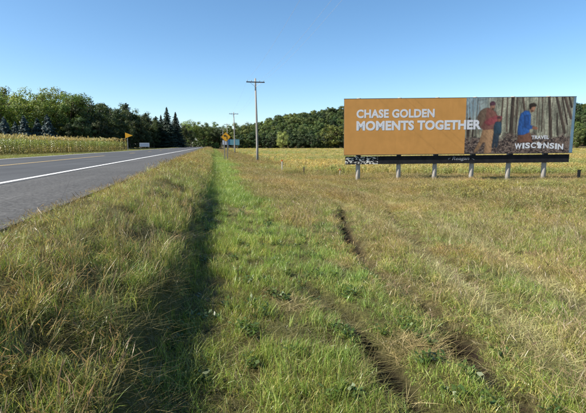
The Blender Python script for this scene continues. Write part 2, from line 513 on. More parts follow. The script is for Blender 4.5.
def paint_trunk(x0, y0, x1, y1, w0, w1, tone, op=1.0):
    global img
    mk, lat = seg_mask(x0, y0, x1, y1, w0, w1)
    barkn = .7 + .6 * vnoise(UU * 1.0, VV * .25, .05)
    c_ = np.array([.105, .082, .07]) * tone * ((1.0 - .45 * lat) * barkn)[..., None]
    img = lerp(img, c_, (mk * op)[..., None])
for k in range(34):
    x0 = pr.uniform(PH0 + .1, W_); paint_trunk(x0, Z0 + 1.0 + pr.random() * .3, x0 + pr.normal() * .18, Z1 + .1, .02 + .02 * pr.random(), .012, pr.uniform(.6, 2.0), .75)
for (f, xa, ya, xb, yb, wa, wb, t_) in ((z1, 325, 15, 322, 320, 20, 26, .6), (z1, 262, 15, 255, 250, 9, 12, .9), (z1, 290, 15, 296, 230, 8, 10, 1.2), (z1, 355, 15, 352, 240, 9, 11, 1.),
        (z1, 60, 150, 52, 300, 14, 18, .5), (z1, 85, 200, 80, 330, 12, 14, .6), (z2, 40, 12, 62, 120, 13, 14, 1.1), (z2, 165, 12, 172, 230, 6, 8, .9), (z2, 205, 12, 232, 262, 16, 20, .7),
        (z2, 250, 12, 318, 240, 15, 18, .8), (z2, 285, 12, 330, 190, 8, 10, .6), (z2, 300, 12, 352, 150, 16, 18, 1.0), (z2, 140, 12, 138, 190, 5, 6, 1.2), (z2, 328, 12, 350, 80, 12, 14, .6),
        (z2, 10, 12, 8, 130, 9, 10, .8), (z2, 262, 120, 272, 255, 9, 11, .6)):
    A = f(xa, ya); B = f(xb, yb); k_ = .0101 * .5
    paint_trunk(A[0], A[1], B[0], B[1], wa * k_ * 1.1, wb * k_ * 1.1, t_)
for k in range(46):                                                                        # twigs
    x0 = pr.uniform(PH0, W_); y0 = pr.uniform(Z0 + 1.2, Z1); a_ = pr.normal() * .6 + 1.57
    L_ = pr.uniform(.2, .9); paint_trunk(x0, y0, x0 + L_ * math.cos(a_), y0 + L_ * math.sin(a_), .014, .006, pr.uniform(.5, 2.2), .7)
lit_n = vnoise(UU, VV * 1.7, .05) * .55 + vnoise(UU + 4, VV * 1.5, .13) * .45
litter = lerp(np.array([.03, .02, .022]), np.array([.20, .155, .14]), sstep(.3, .75, lit_n)[..., None])
litter = lerp(litter, np.array([.40, .36, .34]), (sstep(.80, .9, vnoise(UU + 8, VV * 1.6, .04)) * .7)[..., None])
img = lerp(img, litter, sstep(Z0 + 1.28, Z0 + .85, VV + (n2 - .5) * .7)[..., None])
def poly_mask(pts):
    ins = np.zeros(UU.shape, bool); n = len(pts)
    for i_ in range(n):
        (xa, ya), (xb, yb) = pts[i_], pts[(i_ + 1) % n]
        if ya == yb: continue
        ins ^= ((VV < ya) != (VV < yb)) & (UU < (xb - xa) * (VV - ya) / (yb - ya) + xa)
    return ins.astype(float)
def blur(m, n=1):
    for _ in range(n):
        m = (m + np.roll(m, 1, 0) + np.roll(m, -1, 0) + np.roll(m, 1, 1) + np.roll(m, -1, 1)) / 5
    return m
def paint(f, pts, col, rag=.6, fold=.5):
    global img
    P_ = [f(*p) for p in pts]
    mk = poly_mask(P_); soft = blur(mk, 3)
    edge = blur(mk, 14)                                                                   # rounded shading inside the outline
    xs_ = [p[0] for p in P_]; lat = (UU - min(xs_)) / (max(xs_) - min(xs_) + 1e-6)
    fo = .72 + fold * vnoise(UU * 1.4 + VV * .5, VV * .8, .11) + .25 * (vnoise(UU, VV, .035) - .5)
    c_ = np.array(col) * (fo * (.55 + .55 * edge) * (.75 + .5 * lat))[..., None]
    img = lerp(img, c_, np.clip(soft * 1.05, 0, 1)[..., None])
# walker in dark red jacket with a child
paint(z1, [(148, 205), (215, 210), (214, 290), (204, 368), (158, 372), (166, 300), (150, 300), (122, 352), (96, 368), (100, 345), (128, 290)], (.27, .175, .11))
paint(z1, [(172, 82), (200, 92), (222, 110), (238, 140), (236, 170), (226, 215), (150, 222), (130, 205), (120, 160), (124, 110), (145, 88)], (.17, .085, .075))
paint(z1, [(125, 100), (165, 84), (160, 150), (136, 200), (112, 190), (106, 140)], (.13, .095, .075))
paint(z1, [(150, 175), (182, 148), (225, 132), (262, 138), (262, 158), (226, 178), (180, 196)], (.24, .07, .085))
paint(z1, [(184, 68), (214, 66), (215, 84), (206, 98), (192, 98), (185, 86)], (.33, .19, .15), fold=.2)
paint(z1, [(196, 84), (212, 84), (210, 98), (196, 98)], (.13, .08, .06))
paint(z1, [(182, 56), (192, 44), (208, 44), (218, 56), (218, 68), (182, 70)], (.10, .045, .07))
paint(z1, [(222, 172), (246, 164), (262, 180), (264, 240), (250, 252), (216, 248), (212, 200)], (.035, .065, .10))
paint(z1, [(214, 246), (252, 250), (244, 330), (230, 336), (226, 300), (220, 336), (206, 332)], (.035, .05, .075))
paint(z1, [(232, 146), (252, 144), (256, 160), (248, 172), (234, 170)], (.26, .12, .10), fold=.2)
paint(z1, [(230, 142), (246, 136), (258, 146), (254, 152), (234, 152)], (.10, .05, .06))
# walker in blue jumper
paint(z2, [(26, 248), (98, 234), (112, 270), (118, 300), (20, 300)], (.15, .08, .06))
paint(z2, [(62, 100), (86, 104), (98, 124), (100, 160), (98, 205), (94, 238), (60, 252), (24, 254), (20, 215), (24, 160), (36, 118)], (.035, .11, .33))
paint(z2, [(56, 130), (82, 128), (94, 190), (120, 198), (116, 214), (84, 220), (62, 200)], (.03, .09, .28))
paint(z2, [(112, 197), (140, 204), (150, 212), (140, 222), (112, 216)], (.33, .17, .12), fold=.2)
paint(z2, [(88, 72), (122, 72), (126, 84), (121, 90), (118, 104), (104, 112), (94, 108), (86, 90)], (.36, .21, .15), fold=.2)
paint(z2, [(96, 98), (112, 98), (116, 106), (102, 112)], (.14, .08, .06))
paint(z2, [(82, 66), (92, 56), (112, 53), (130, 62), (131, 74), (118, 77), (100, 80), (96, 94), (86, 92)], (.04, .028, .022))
wrap = sstep(W_ - .26, W_ - .18, UU + (VV - Z0) * -.02)
img = lerp(img, np.array([.15, .24, .34]) * (.8 + .4 * n2)[..., None], wrap[..., None])
for c_ in range(3): img[..., c_] = .5 * img[..., c_] + .5 * blur(np.pad(img[..., c_], 2, mode='edge'), 1)[2:-2, 2:-2]
img = np.clip((img ** 1.18) * np.array([1.0, .98, .88]), .006, .8)
Vp = np.stack([UU.ravel(), np.full(UU.size, -.004), VV.ravel()], 1)
i_ = (np.arange(NZ - 1)[:, None] * NU + np.arange(NU - 1)[None]).ravel()
photo = link('photo_print', np_mesh('photo_print', Vp, np.stack([i_, i_ + 1, i_ + NU + 1, i_ + NU], 1), M['print'], {'col': img.reshape(-1, 3)}), bb)
photo['label'] = 'printed woodland photograph of walkers on the billboard'
MB().box((W_ / 2, .06, Z1 + .012), (W_ + .03, .13, .024)).build('top_trim', M['dark_steel'], bb)
MB().box((W_ / 2, -.01, Z0 - .012), (W_ + .03, .16, .024)).build('bottom_trim', M['dark_steel'], bb)

def text_mesh(name, body, x0, x1, z0, cap, m, parent, bold=.022, d=-.045, spacing=1.0, shear=0.0):
    cu = bpy.data.curves.new(name, 'FONT')
    cu.body = body; cu.size = 1.0; cu.offset = bold; cu.space_character = spacing; cu.shear = shear
    cu.extrude = 0.002; cu.resolution_u = 4
    o = bpy.data.objects.new(name, cu); COL.objects.link(o)
    bpy.context.view_layer.update()
    dg = bpy.context.evaluated_depsgraph_get()
    me = bpy.data.meshes.new_from_object(o.evaluated_get(dg))
    bpy.data.objects.remove(o)
    n = len(me.vertices); co = np.empty(n * 3, np.float32); me.vertices.foreach_get('co', co); co = co.reshape(-1, 3)
    mn, mx = co.min(0), co.max(0)
    u = x0 + (co[:, 0] - mn[0]) / (mx[0] - mn[0]) * (x1 - x0)
    w = z0 + (co[:, 1] - mn[1]) / (mx[1] - mn[1]) * cap
    co = np.stack([u, d - co[:, 2], w], 1)
    me.vertices.foreach_set('co', co.ravel()); me.update()
    me.materials.clear(); me.materials.append(m); me.name = name
    return link(name, me, parent)
text_mesh('headline_lettering', 'CHASE GOLDEN', .78, 5.72, Z0 + 2.33 * KZ, .53, M['lettering'], bb, .038, -.0085, 1.04)
text_mesh('headline_lettering', 'MOMENTS TOGETHER', .78, 8.70, Z0 + 1.54 * KZ, .60, M['lettering'], bb, .044, -.0085, 1.04)
text_mesh('logo_lettering', 'TRAVEL', 11.95, 13.06, Z0 + .86, .23, M['lettering'], bb, .03, -.0085, 1.05)
# WISCONSIN: letters along a gentle dip, the O is the shape of the state
word = 'WISC NSIN'
wid = [1.25, .45, .9, .95, 1.05, 1.0, .9, .45, 1.0]
tot = sum(wid); cur = 0
ZL = Z0 + .20
for ch, w in zip(word, wid):
    ua = 10.88 + cur / tot * 3.16; ub = 10.88 + (cur + w) / tot * 3.16; cur += w
    t = ((ua + ub) / 2 - 12.46) / 1.58
    zb = ZL + .10 * (1 - t * t) - .03 * t
    if ch == ' ':
        outl = [(.18, .05), (.62, 0), (.78, .12), (.74, .38), (.98, .62), (.90, .70), (.76, .56), (.72, .78), (.46, .88), (.36, 1.0), (.10, .92), (.0, .72), (.06, .52), (.26, .36), (.22, .2)]
        mb = MB(); mb.prism([(ua + .01 + p[0] * (ub - ua - .02), zb - .02 + p[1] * .42) for p in outl], .010)
        mb.build('state_emblem', M['lettering'], bb, (0, -.0185, 0))
    else:
        text_mesh('logo_letter', ch, ua + .025, ub - .025, zb, .36, M['lettering'], bb, .036, -.0085)
# apron below
apron = MB().box((W_ / 2 - .03, .05, 1.31), (W_ - .25, .06, .50)).build('apron', M['apron'], bb)
apron2 = text_mesh('apron_lettering', 'Reagan', 6.95, 8.05, 1.20, .28, M['small_letter'], bb, .01, .006, 1.0, .2)
MB().poly([(6.64, .012, 1.39), (6.86, .012, 1.39), (6.86, .012, 1.41), (6.73, .012, 1.41), (6.73, .012, 1.39), (6.71, .012, 1.29), (6.70, .012, 1.29), (6.70, .012, 1.40)][::1]).build('apron_flourish', M['small_letter'], bb)
MB().box((8.3, .012, 1.32), (.2, .008, .02), Matrix.Rotation(.5, 3, 'Y')).build('apron_flourish', M['small_letter'], bb)
POSTS = [.95, 3.55, 5.95, 8.35, 10.75, 13.0]
for k, u in enumerate(POSTS):
    lean = [.0, -.015, .01, .012, .02, -.01][k]
    p = MB().tube([(u - lean * 3, .27, -.6), (u - lean * 2, .27, 1.0), (u, .27, 3.0), (u, .27, Z1 + .07)], [.15, .145, .14, .13], 10).build('post', M['post_wood'], bb, smooth=True)
    MB().box((u, .10, Z0 - .06), (.26, .06, .26)).build('bracket', M['dark_steel'], p)
for zz_ in (2.1, 3.4, 4.7):
    MB().box((W_ / 2, .128 + .05, zz_), (W_ - .2, .10 - .01, .14)).build('stringer', M['post_wood'], bb)

# ------------------------------------------------------------------ utility poles and wires
PX_, SPAN = 6.0, 59.0
CROSS_Z = 9.05
def make_pole():
    r = empty('utility_pole')
    MB().tube([(0, 0, -.8), (0, 0, 2), (-.05, 0, 6), (-.16, 0, 9.55 + 1.5)], [.17, .16, .135, .105], 12).build('pole', M['pole_wood'], r, smooth=True)
    zc = 10.55
    arm = MB().box((-.15, -.16, zc), (2.45, .10, .13)).build('crossarm', M['arm_wood'], r)
    for s in (-1, 1):
        MB().tube([(-.15 + s * .75, -.2, zc - .06), (-.15, -.16, zc - .62)], [.018, .018], 6).build('brace', M['steel'], arm)
    for x in (-1.1, -.55, .55, 1.1):
        MB().tube([(-.15 + x, -.16, zc + .065), (-.15 + x, -.16, zc + .12), (-.15 + x, -.16, zc + .14), (-.15 + x, -.16, zc + .2), (-.15 + x, -.16, zc + .25)], [.015, .015, .05, .055, .025], 8).build('insulator', M['porcelain'], arm, smooth=True)
    return r
pole_labels = ['weathered utility pole with crossarm standing in the rough grass beside the wheel tracks',
               'tall weathered utility pole with dark crossarm at the edge of the soybean field',
               'utility pole in front of the small teal billboard', 'utility pole just beyond the yellow curve sign',
               'thin distant utility pole beside the white end of the teal billboard', 'farthest utility pole before the woods at the bend']
proto = make_pole()
def copy_tree(o, parent=None):
    c = o.copy(); COL.objects.link(c); c.parent = parent
    for ch in o.children: copy_tree(ch, c)
    return c
ptops = []
for k in range(6):
    o = proto if k == 0 else copy_tree(proto)
    y = k * SPAN
    dx = [0, .05, 0, .3, -.1, .2][k]
    zz_ = float(zg(PX_ + dx, y))
    o.location = (PX_ + dx, y, zz_); o.rotation_euler = (0, [0, 0, .006, -.006, .01, -.01][k], [0, .02, -.03, .02, 0, .03][k])
    tag(o, pole_labels[k], 'utility pole', 'utility poles along the field edge')
    ptops.append((PX_ + dx, y, zz_))
for nm, x in (('road-side', -1.1), ('inner', .55), ('field-side', 1.1)):
    pts = []
    for (a, b) in zip(ptops[:-1], ptops[1:]):
        for t in np.arange(0, 1, .1):
            pts.append((a[0] + (b[0] - a[0]) * t - .15 + x, a[1] + (b[1] - a[1]) * t - .16, a[2] + (b[2] - a[2]) * t + 10.81 - 1.0 * 4 * t * (1 - t)))
    pts.append((ptops[-1][0] - .15 + x, ptops[-1][1] - .16, ptops[-1][2] + 10.81))
    tag(MB().tube(pts, [.0045] * len(pts), 4).build('overhead_wire', M['wire']), 'thin overhead wire on the %s insulators of the utility poles' % nm, 'wire', 'overhead wires')

# ------------------------------------------------------------------ road signs
r = empty('curve_warning_sign', (1.62, 51.5, float(zg(1.62, 51.5))))
tag(r, 'yellow diamond warning sign with black left-curve arrow on two posts', 'road sign')
for x in (-.17, .15):
    MB().box((x, .06, 1.2), (.09, .09, 3.6)).build('post', M['pole_wood'], r)
D = .58; zc = 2.75
dia = [(D - .05, .05), (.05, D - .05), (-.05, D - .05), (-D + .05, .05), (-D + .05, -.05), (-.05, -D + .05), (.05, -D + .05), (D - .05, -.05)]
dia = list(reversed(dia))
MB().prism([(x, zc + z) for x, z in reversed(dia)], .006).build('sign_plate', M['sign_yellow'], r, (0, .006, 0))
arrow = [(.10, -.34), (.20, -.34), (.20, .02), (.16, .14), (.06, .20), (-.08, .205), (-.08, .32), (-.34, .14), (-.08, -.02), (-.08, .09), (.03, .09), (.09, .05), (.10, -.02)]
MB().prism([(x, zc + z) for x, z in [(.82 * a_, .82 * b_) for a_, b_ in arrow]], .003).build('arrow', M['sign_black'], r, (0, .001, 0))
ins = [(x * .95, zc + z * .95) for x, z in reversed(dia)]; ins2 = [(x * .91, zc + z * .91) for x, z in reversed(dia)]
mb = MB()
for a in range(8):
    b = (a + 1) % 8
    mb.poly([(ins[a][0], .002, ins[a][1]), (ins[b][0], .002, ins[b][1]), (ins2[b][0], .002, ins2[b][1]), (ins2[a][0], .002, ins2[a][1])])
mb.build('border', M['sign_black'], r)

pxx = float(at(129.5, 69))
r = empty('pennant_sign', (pxx, 69, float(zg(pxx, 69))))
tag(r, 'orange-yellow triangular pennant sign on a post at the end of the cornfield', 'road sign')
MB().box((-.25, .05, .9), (.09, .09, 3.2)).build('post', M['pole_wood'], r)
MB().prism([(-.55, 1.95), (.55, 2.37), (-.55, 2.8)], .006).build('sign_plate', M['sign_yellow'], r, (0, -.006, 0))

pxx = float(at(144.5, 111))
r = empty('board_sign', (pxx, 111, float(zg(pxx, 111))), R(4))
tag(r, 'low white board sign on two short posts under the dark conifers', 'sign')
for x in (-1.0, 1.0): MB().box((x, .06, .5), (.1, .1, 1.9)).build('post', M['pole_wood'], r)
MB().box((0, 0, 1.28), (2.3, .04, .95)).build('board', M['white_board'], r)
MB().box((0, -.023, 1.28), (1.9, .004, .42)).build('printed_band', M['grey_print'], r)

bx_, by_ = float(at(231, 200)), 200
r = empty('small_billboard', (bx_, by_, float(zg(bx_, by_))))
tag(r, 'small far-off billboard with teal face and white end behind the utility pole', 'billboard')
for x in (-3, -1, 1, 3): MB().box((x, .2, 2.4), (.22, .22, 5.4)).build('post', M['pole_wood'], r)
MB().box((0, 0, 3.75), (7.8, .12, 2.6)).build('panel', M['dark_steel'], r)
MB().box((-2.9, -.065, 3.6), (1.9, .01, 2.0)).build('white_print', M['white_board'], r)
MB().box((-1.15, -.065, 3.75), (1.6, .01, 2.5)).build('dark_blue_print', M['blue_print'], r)
MB().box((1.75, -.065, 3.75), (4.2, .01, 2.5)).build('teal_print', M['teal_print'], r)

def stake(name, x, y, h, w, m, tipm, label, cat):
    r = empty(name, (x, y, float(zg(x, y)))); tag(r, label, cat)
    MB().box((0, 0, h / 2 - .15), (w, w * .6, h + .3)).build('shaft', m, r)
    MB().box((0, 0, h + .06), (w * 1.05, w * .65, .12)).build('tip', tipm, r)
stake('survey_stake', 5.05, 31.5, .95, .09, M['stake'], M['orange_tip'], 'pale survey stake with orange tip in the weeds before the field', 'stake')
stake('short_post', 6.6, 31.0, .55, .08, M['bark'], M['bark'], 'short dark post in the weeds beside the pale stake', 'post')
stake('marker_flag_stake', 8.9, 29.5, .5, .05, M['stake'], M['red_tip'], 'small stake with red tip in the weeds near the billboard', 'stake')
stake('fence_post', 23.6, 24.3, .55, .16, M['bark'], M['bark'], 'dark stubby post standing past the photo end of the billboard', 'post')

# distant shed
sx0, sy0 = float(at(271, 274)), 274
r = empty('shed', (sx0, sy0, float(zg(sx0, sy0))), R(8)); tag(r, 'small blue-grey shed half hidden under the trees across the field', 'shed')
MB().box((0, 0, 1.3), (6, 5, 2.8)).build('wall', M['shed_wall'], r)
MB().prism([(-3.3, 2.7), (3.3, 2.7), (0, 4.2)], 5.6).build('roof', M['shed_roof'], r, (0, -2.8, 0))
MB().box((-.6, -2.52, 1.1), (2.0, .06, 2.2)).build('door', M['shed_roof'], r)

# ------------------------------------------------------------------ trees
def leaves(P, Nrm, size, cols, rg, fold=.25):
    """bent quads: one leaf spray each"""
    n = len(P)
    a = rg.normal(size=(n, 3)); a -= Nrm * (a * Nrm).sum(1, keepdims=True); a /= np.linalg.norm(a, axis=1, keepdims=True) + 1e-9
    b = np.cross(Nrm, a)
    s = size[:, None]
    L = s * (.8 + .5 * rg.random((n, 1))); W = s * (.45 + .3 * rg.random((n, 1)))
    v0 = P - a * L * .5; v2 = P + a * L * .5
    v1 = P + b * W * .5 - Nrm * s * fold * .5; v3 = P - b * W * .5 - Nrm * s * fold * .5
    V = np.stack([v0, v1, v2, v3], 1).reshape(-1, 3)
    k = np.arange(n)[:, None] * 4
    F = np.concatenate([k + np.array([[0, 1, 2]]), k + np.array([[0, 2, 3]])])
    return V, F, np.repeat(cols, 4, 0)

def broadleaf(seed, H, Rr, nclump, nleaf, lsize, col, base=.18, top=.9):
    rg = np.random.default_rng(seed)
    # clump centres: through the crown volume, more towards its surface
    d = rg.normal(size=(nclump, 3)); d /= np.linalg.norm(d, axis=1, keepdims=True)
    rad = rg.random(nclump) ** .4
    zmid = H * (base + 1) / 2; hz = H * (1 - base) / 2
    c = d * rad[:, None]
    lob = 1 + .25 * np.sin(3 * np.arctan2(d[:, 1], d[:, 0]) + seed) * (1 - abs(d[:, 2]))
    C_ = np.stack([c[:, 0] * Rr * lob, c[:, 1] * Rr * lob, zmid + c[:, 2] * hz], 1)
    C_[:, 2] += rg.normal(size=nclump) * H * .03
    low = C_[:, 2] < zmid
    C_[low, :2] *= .92
    cr = Rr * (.20 + .16 * rg.random(nclump))
    per = nleaf // nclump
    q = rg.normal(size=(nclump, per, 3)); q /= np.linalg.norm(q, axis=2, keepdims=True)
    rr = rg.random((nclump, per, 1)) ** .45
    off = q * rr * cr[:, None, None]; off[..., 2] *= .75
    P = (C_[:, None] + off).reshape(-1, 3)
    Nn = (q * .8 + d[:, None] * .5 + np.array([0, 0, .35]) + rg.normal(size=q.shape) * .45).reshape(-1, 3)
    Nn /= np.linalg.norm(Nn, axis=1, keepdims=True)
    tone = (1 + rg.normal(size=(nclump, 1, 1)) * .16) * (1 + rg.normal(size=(nclump, per, 1)) * .18)
    cc = np.clip(np.array(col)[None, None] * tone * (1 + rg.normal(size=(nclump, per, 3)) * .06), .004, .5).reshape(-1, 3)
    V, F, Cc = leaves(P, Nn, lsize * (.7 + .6 * rg.random(len(P))), cc, rg)
    mb = MB()
    mb.tube([(0, 0, -.4), (0, 0, .3), (.1, 0, H * .25), (0, .1, H * .55), (0, 0, H * .85)], [H * .034, H * .024, H * .019, H * .011, H * .003], 8)
    idx = rg.choice(nclump, min(12, nclump), replace=False)
    for j in idx:
        t = C_[j]; z0 = H * (.2 + .35 * rg.random())
        mb.tube([(0, 0, z0), tuple(np.array([0, 0, z0]) * .5 + t * .5 + np.array([0, 0, .05 * H])), tuple(t)], [H * .011, H * .007, H * .002], 5)
    return V, F, Cc, mb

def conifer(seed, H, Rr, ntier, col, lsize, base=.06, power=1.0, droop=.25, dens=1.0):
    rg = np.random.default_rng(seed)
    P, Nn, S_ = [], [], []
    for t in range(ntier):
        u = t / (ntier - 1)
        z = H * (base + (1 - base) * u)
        r = Rr * (1 - u) ** power * (.75 + .4 * rg.random()) + .12
        nb = max(4, int((7 + 9 * (1 - u)) * dens))
        for b in range(nb):
            az = rg.random() * 2 * math.pi; rl = r * (.7 + .4 * rg.random())
            m_ = max(3, int(rl / (lsize * .42)))
            for k in range(m_):
                s = (k + .6) / m_
                for side in range(2):
                    pz = z - droop * rl * s + rg.normal() * .08 + .10 * rl * s * s
                    off = (rg.random() - .5) * .5 * rl * (1 - .5 * s)
                    P.append((math.cos(az) * rl * s - math.sin(az) * off, math.sin(az) * rl * s + math.cos(az) * off, pz))
                    Nn.append((math.cos(az) * .5 + rg.normal() * .35, math.sin(az) * .5 + rg.normal() * .35, .75 + rg.normal() * .3))
    P = np.array(P); Nn = np.array(Nn); Nn /= np.linalg.norm(Nn, axis=1, keepdims=True)
    n = len(P)
    cc = np.clip(np.array(col)[None] * (1 + rg.normal(size=(n, 1)) * .22), .003, .5)
    V, F, Cc = leaves(P, Nn, lsize * (.7 + .6 * rg.random(n)), cc, rg, .35)
    mb = MB().tube([(0, 0, -.4), (0, 0, H * .4), (0, 0, H * .98)], [H * .022, H * .014, .02], 8)
    return V, F, Cc, mb

def make_parts(name, gen, leafmat):
    V, F, Cc, mb = gen
    return np_mesh(name + '_crown', V, F, leafmat, {'col': Cc}), mb.mesh(name + '_trunk', M['bark'], True)
def make_single(name, gen, leafmat):
    V, F, Cc, mb = gen
    nv = len(V)
    tv = np.array(mb.v)
    faces = [tuple(f) for f in F.tolist()] + [tuple(i_ + nv for i_ in f) for f in mb.f]
    Va = np.concatenate([V, tv]); Ca = np.concatenate([Cc, np.full((len(tv), 3), .08)])
    me = np_mesh(name, Va, faces, [leafmat, M['bark']], {'col': Ca})
    mi = np.zeros(len(faces), np.int32); mi[len(F):] = 1
    me.polygons.foreach_set('material_index', mi); me.update()
    return me

G_LIGHT, G_MID, G_DARK = (.175, .235, .05), (.095, .13, .032), (.050, .074, .026)
NEAR = {
 'light': [make_parts('broadleaf_tree', broadleaf(11 + k, 15.5 + k * .6, 5.2 + .3 * k, 70, 7000, .46, G_LIGHT, .12), M['leaf']) for k in range(3)],
 'mid': [make_parts('broadleaf_tree', broadleaf(31 + k, 14.0 + k * .6, 4.8, 60, 6000, .46, G_MID, .1), M['leaf']) for k in range(3)],
 'dark': [make_parts('broadleaf_tree', broadleaf(51 + k, 13.5 + k * .5, 4.4, 55, 5500, .44, G_DARK, .04), M['leaf']) for k in range(2)],
 'pine': [make_parts('pine_tree', conifer(61 + k, 15.0 + k, 4.3, 34, (.036, .054, .026), .6, .05, .42, .10, 1.5), M['needle']) for k in range(3)],
 'spruce': [make_parts('spruce_tree', conifer(71 + k, 17.0 - k, 5.6, 40, (.026, .043, .026), .5, .03, .85, .3, 1.4), M['needle']) for k in range(2)],
 'bluespruce': [make_parts('spruce_tree', conifer(81 + k, 6.2 + .6 * k, 2.4, 26, (.045, .075, .072), .36, .03, .8, .22, 1.4), M['needle']) for k in range(2)],
 'willow': [make_parts('willow_tree', broadleaf(98, 12.0, 5.2, 60, 5200, .5, (.26, .29, .09), .02), M['leaf'])],
 'bush': [make_parts('shrub', broadleaf(91 + k, 3.6 + k, 2.4, 26, 2200, .36, (.085, .13, .03), .0), M['leaf']) for k in range(2)],
}
FAR = {
 'mid': [make_single('hill_tree', broadleaf(131 + k, 12.5 + k * .7, 5.2, 42, 2600, .78, [(.060, .092, .029), (.075, .108, .032), (.052, .082, .029), (.090, .12, .034)][k % 4], .1), M['leaf']) for k in range(4)],
 'dark': [make_single('hill_tree', broadleaf(151 + k, 11.5 + k, 4.8, 40, 2400, .75, (.034, .058, .022), .02), M['leaf']) for k in range(2)],
 'light': [make_single('hill_tree', broadleaf(161 + k, 12.5 + k, 5.4, 42, 2600, .75, (.135, .175, .045), .05), M['leaf']) for k in range(2)],
}
cnt = {}
def plant(kind, x, y, s, label, cat, group, sz=None):
    lst = NEAR[kind]; k = cnt.get(kind, 0); cnt[kind] = k + 1
    cm, tm = lst[k % len(lst)]
    nm = {'pine': 'pine_tree', 'spruce': 'spruce_tree', 'bluespruce': 'spruce_tree', 'bush': 'shrub', 'willow': 'willow_tree'}.get(kind, 'broadleaf_tree')
    r = empty(nm, (x, y, float(zg(x, y))), random.random() * 6.28)
    r.scale = (s, s, s * (sz or 1))
    tag(r, label, cat, group)
    link('crown', cm, r); link('trunk', tm, r)
    return r
def far(kind, x, y, s, label, group, sz=1.0):
    lst = FAR[kind]; k = cnt.get('f' + kind, 0); cnt['f' + kind] = k + 1
    o = link('hill_tree', random.choice(lst), None, (x, y, float(zg(x, y))))
    o.rotation_euler = (0, 0, random.random() * 6.28); o.scale = (s, s, s * sz)
    tag(o, label, 'tree', group)
    return o
# left of the road, behind the corn
L1_ = 'tall light-green leafy tree in the row behind the cornfield'
ORD = ['first', 'second', 'third', 'fourth', 'fifth', 'sixth', 'seventh', 'eighth', 'ninth', 'tenth', 'eleventh', 'twelfth']
for k_, (p_, D, s) in enumerate(((70, 114, .92), (55, 118, .95), (40, 108, .84), (22, 116, .90), (3, 106, .80), (-22, 112, .92), (-46, 108, .95))):
    plant('light', at(p_, D), D, s, ORD[k_] + ' tall light-green tree behind the cornfield, counting from the dark round-topped trees', 'tree', 'light trees behind the corn')
for p_, D, s in ((-35, 128, 1.1), (-6, 130, 1.1), (14, 128, 1.02), (34, 132, 1.0), (62, 132, 1.02), (84, 138, .98), (120, 158, 1.05), (132, 166, 1.0), (97, 144, 1.0), (108, 150, .98), (144, 172, .95)):
    plant('mid', at(p_, D), D, s, 'mid-green leafy tree rising behind the front row of trees by the corn', 'tree', 'second row of trees behind the corn')
for k_, (p_, D, s) in enumerate(((79, 114, .90), (90, 122, .97), (101, 126, .90), (112, 134, .95), (122, 142, .90), (133, 150, .93), (142, 158, .86), (151, 166, .86))):
    plant('dark', at(p_, D), D, s, ORD[k_] + ' tall dark round-topped tree beyond the corn, counting from the light-green trees', 'tree', 'dark trees beyond the corn')
for k_, (p_, D, s) in enumerate(((85, 128, .86), (107, 136, .80), (128, 152, .86), (147, 168, .84), (157, 172, .74))):
    plant('pine', at(p_, D), D, s, ORD[k_] + ' dark pine rising among the round-topped trees, counting toward the road bend', 'tree', 'dark pines beyond the corn')
for p_, D, s in ((84, 108, .55), (99, 112, .55), (115, 126, .55), (130, 140, .5), (146, 156, .55), (75, 106, .5), (62, 108, .45), (108, 118, .5), (122, 133, .55), (138, 150, .6), (154, 166, .55)):
    plant('dark', at(p_, D), D, s, 'low dark shrubby tree filling the foot of the dark tree row', 'tree', 'dark understorey beyond the corn')
for k_, (p_, D, s) in enumerate(((49, 98, 1.15), (39, 98, .95), (26, 97, 1.1), (17, 99, .85), (6, 97, 1.05), (-12, 97, 1.0), (-30, 98, 1.0))):
    plant('bluespruce', at(p_, D), D, s, ORD[k_] + ' small blue-grey spruce behind the corn, counting from the dark round-topped trees', 'tree', 'small spruces behind the corn')
plant('spruce', at(168, 172), 172, .90, 'tallest pointed dark spruce standing by the road bend', 'tree', None)
plant('spruce', at(176.5, 176), 176, .86, 'dark spruce leaning against the tallest one by the road bend', 'tree', None)
plant('spruce', at(162, 176), 176, .74, 'dark spruce between the dark tree row and the tallest spruce', 'tree', None)
for p_, D, s in ((186, 205, .8), (177, 195, .7), (191, 215, .6), (170, 188, .75)):
    plant('dark', at(p_, D), D, s, 'dark broad tree at the foot of the spruces by the bend', 'tree', 'dark trees by the bend')
# across the end of the road
for p_, D, s, k in ((186, 262, .95, 'light'), (194, 270, 1.0, 'light'), (204, 285, .98, 'mid'), (210, 300, 1.08, 'mid'), (217, 290, 1.05, 'dark'), (225, 300, 1.12, 'mid'), (232, 296, 1.1, 'mid'), (240, 302, 1.1, 'dark'), (247, 292, 1.1, 'mid'), (199, 300, 1.05, 'mid'), (206, 318, 1.15, 'dark'), (214, 322, 1.2, 'mid'), (221, 316, 1.15, 'dark'), (236, 318, 1.25, 'mid'), (244, 322, 1.3, 'mid'), (180, 280, .95, 'mid'), (190, 300, 1.05, 'mid')):
    plant(k, at(p_, D), D, s, 'leafy tree of the %s-green belt closing the far end of the road' % {'light': 'light', 'mid': 'mid', 'dark': 'dark'}[k], 'tree', '%s trees closing the road' % k)
for p_, D, s in ((188, 236, 1.0), (194, 244, .9), (199, 250, .9), (204, 262, 1.0), (183, 228, .8), (212, 268, .9), (217, 272, 1.0)):
    plant('bush', at(p_, D), D, s, 'rounded light-green shrub at the outside of the road bend', 'shrub', 'shrubs at the bend')
